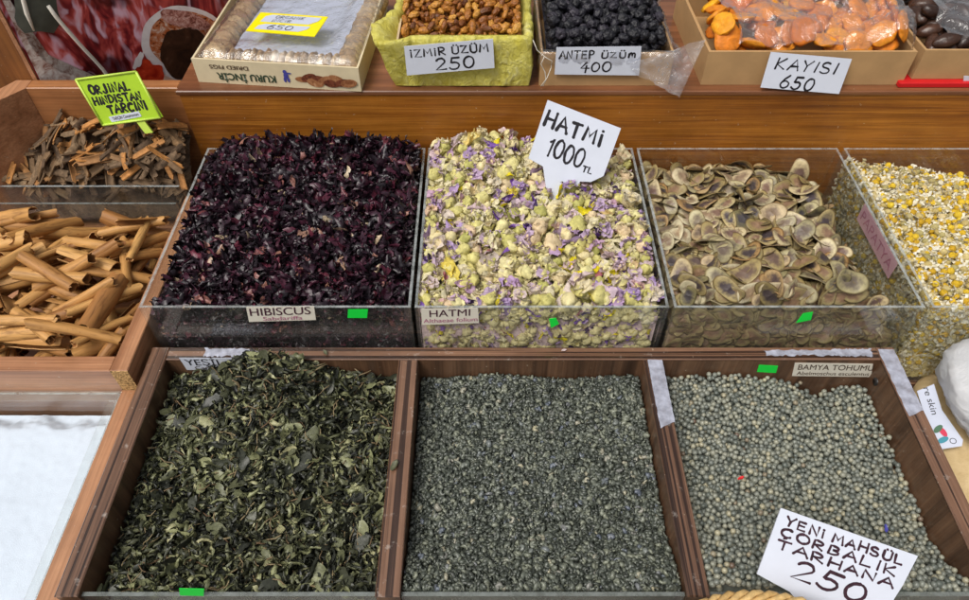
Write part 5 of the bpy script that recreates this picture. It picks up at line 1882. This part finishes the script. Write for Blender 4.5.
dn = (lp_(0, 1) - lp_(0, 0)).normalized()
mb = MB()
handwriting(mb, 'ORJİNAL', lp_(.10, .34), rt, upv, n_, hgt * .17, .0030, w * .66, seed=2)
handwriting(mb, 'HİNDİSTAN', lp_(.06, .56), rt, upv, n_, hgt * .15, .0028, w * .80, seed=3)
handwriting(mb, 'TARÇINI', lp_(.22, .78), rt, upv, n_, hgt * .17, .0032, w * .64, seed=4)
mb.build('lettering', M['marker'], root)
q = [lp_(.17, .845), lp_(.70, .805), lp_(.70, .925), lp_(.17, .965)]
MB().poly([x + n_ * .0006 for x in q][::-1], n_, .0005).build('paper_label', M['white_card'], root)
rr2 = (q[2] - q[3]).normalized()
printed('lettering', 'TARÇIN Cinnamomum', q[3] + rr2 * (.04 * w) + upv * .0022 + n_ * .0007, rr2, n_.cross(rr2), n_, .0045, M['marker'], root, w * .45, .0)
mb = MB()
fr_w = .0016
for a, b in ((lp_(0, 0), lp_(1, 0)), (lp_(1, 0), lp_(1, 1)), (lp_(1, 1), lp_(0, 1)), (lp_(0, 1), lp_(0, 0))):
    mb.tube([a + n_ * .0005, b + n_ * .0005], fr_w, 6)
mb.build('frame', M['lime_rim'], root)
s0, s1 = lp_(.62, 1.0), lp_(.66, 1.30)
MB().poly([s0 - rt * .005, s0 + rt * .006, s1 + rt * .006, s1 - rt * .005][::-1], n_, .003).build('stake', M['lime_rim'], root)

# ================================================================== RIGHT EDGE: PLASTIC BAG, SACK, CARD
def lump(name, c, r, n, seed, amp, mat, crease=.0, sq=2.6):
    V, F = blob_verts(r[0], r[1], r[2], n, n // 2, lambda d: amp * nz(d, 1.6, seed) + crease * (abs(nz(d, 4.5, seed)) * 1.6 - .5) + crease * .6 * abs(nz(d, 11, seed)), seed)
    mb = MB()
    mb.add([Vector(v) + Vector(c) for v in V], F, 0, True)
    return mb.build(name, mat)


m, nt, out = new_mat('tan_sack')
f = noise_tex(nt, coords(nt), 60, 6, .65)
finish(nt, out, ramp(nt, f, [(.3, (.50, .36, .18)), (.7, (.64, .49, .28))]), .8, .2, f, .002)
o = lump('sack', (.640, .395, -.090), (.118, .16, .060), 48, 2, .10, m, .02)
tag(o, 'tan sack lying beside the crate under a white bag', 'sack')
m, nt, out = new_mat('white_plastic')
f = noise_tex(nt, coords(nt), 30, 5, .65, 1.0)
finish(nt, out, ramp(nt, f, [(.3, (.74, .76, .80)), (.7, (.86, .87, .89))]), .35, .5, f, .003, trans=.35)
o = lump('plastic_bag', (.664, .450, .002), (.120, .108, .070), 80, 5, .16, m, .05)
tag(o, 'crumpled white plastic bag beside the front crate', 'bag')
p0, n_ = at(935, 415, -.030), Vector((-.35, -.25, .90)).normalized()
pc = [on_plane(x, y, p0, n_) for x, y in ((917, 391), (934, 384), (942, 410), (963, 440), (962, 446), (936, 450))]
root = thing('label_card', pc[0], 'pale lavender product card with a small coloured flower beside the crate', 'card')
MB().poly(pc[::-1], n_, .0012).build('card', M['pale_panel'], root)
dr = (pc[5] - pc[0]).normalized()
printed('lettering', 're skin', on_plane(923, 388, p0, n_), dr, n_.cross(dr), n_, .0075, M['marker'], root, .034)
for k, (x, y, a, c) in enumerate(((943, 432, .3, (.55, .01, .06)), (938, 429, 2.2, (.04, .12, .06)), (943, 440, -1.2, (.02, .22, .30)))):
    c0 = on_plane(x, y, p0, n_) + n_ * (.0005 + .0001 * k)
    e1, e2 = dr, n_.cross(dr)
    mb = MB()
    mb.add([c0 + (e1 * math.cos(a) + e2 * math.sin(a)) * (.0065 * math.cos(q)) + (e2 * math.cos(a) - e1 * math.sin(a)) * (.0032 * math.sin(q)) for q in [2 * math.pi * j / 14 for j in range(14)]], [tuple(range(14))])
    mb.build('petal_print', flat_mat('petal_ink', c, .4), root)
c0 = on_plane(953, 441, p0, n_) + n_ * .0005
mb = MB()
for j in range(14):
    a, b = 2 * math.pi * j / 14, 2 * math.pi * (j + 1) / 14
    e1, e2 = dr, n_.cross(dr)
    pt_ = lambda t_, r_: c0 + e1 * math.cos(t_) * r_ + e2 * math.sin(t_) * r_
    mb.add([pt_(a, .0028), pt_(b, .0028), pt_(b, .0035), pt_(a, .0035)], [(0, 1, 2, 3)])
mb.build('seal_print', M['marker'], root)

# ================================================================== WICKER BASKET IN FRONT
bk = thing('wicker_basket', (.236, .085, -.10), 'tan wicker basket whose woven rim shows in front of the crate', 'basket')
BR, BC, BZr = .133, Vector((.240, .083, 0)), .045
M['wicker'] = island_mat('wicker', [(0, (.48, .29, .10)), (1, (.66, .45, .19))], .55, .35, 'island', .3, 200, .0004)
mb = MB()
for s_ in range(3):
    pts = []
    for i in range(121):
        a = 2 * math.pi * i / 120
        b = a * 22 + s_ * 2.094
        pts.append(BC + Vector((math.cos(a), math.sin(a), 0)) * (BR + .004 * math.cos(b)) + Z3 * (BZr + .004 * math.sin(b)))
    mb.tube(pts, .0030, 7)
mb.build('rim', M['wicker'], bk)
mb = MB()
for lv in range(9):
    z = BZr - .010 - lv * .014
    pts = [BC + Vector((math.cos(a), math.sin(a), 0)) * (BR - .004 - .002 * lv + .0035 * math.sin(a * 18 + math.pi * (lv % 2))) + Z3 * z for a in [2 * math.pi * i / 144 for i in range(145)]]
    mb.tube(pts, .0028, 6)
for k in range(36):
    a = 2 * math.pi * (k + .5) / 36
    d = Vector((math.cos(a), math.sin(a), 0))
    mb.tube([BC + d * (BR - .004) + Z3 * (BZr - .002), BC + d * (BR - .022) + Z3 * (BZr - .135)], .0024, 6)
mb.build('woven_wall', M['wicker'], bk)
mb = MB()
mb.tube([BC + Z3 * (BZr - .137), BC + Z3 * (BZr - .131)], BR - .020, 40)
mb.build('base', M['wicker'], bk)
# ================================================================== STRAY BITS
def stray(name, loc, size, rot, mat, lab, cat, seed):
    v_, f_ = petal_template(size, size * .55, .9, .7, .4, size * .03, seed, 7, 5)
    mb = MB()
    mb.add([Vector(q) for q in v_], f_, 0, True)
    o = mb.build(name, mat)
    o.location = loc
    o.rotation_euler = (random.uniform(-.25, .25), random.uniform(-.25, .25), rot)
    tag(o, lab, cat)


stray('tea_leaf', at(394, 465, .004), .014, 1.2, M['tea'], 'single green tea leaf lying on the divider left of the pellet tea', 'tea leaf', 41)
stray('flower_petal', at(564, 350, .003), .007, .4, M['petal_lilac'], 'tiny pale petal lying on the back rim of the crate', 'petal', 42)
stray('tea_leaf', at(325, 352, .003), .009, 2.2, M['tea'], 'small tea leaf lying on the back rim beside the tea heap', 'tea leaf', 43)
stray('paper_bit', at(741, 478, -.030), .008, .4, M['red_board'], 'tiny red scrap lying among the okra seeds', 'scrap', 44)
stray('paper_bit', at(886, 528, -.030), .009, 1.4, M['blue_ink'], 'tiny blue scrap lying among the okra seeds', 'scrap', 45)
print('objects', len(bpy.data.objects))
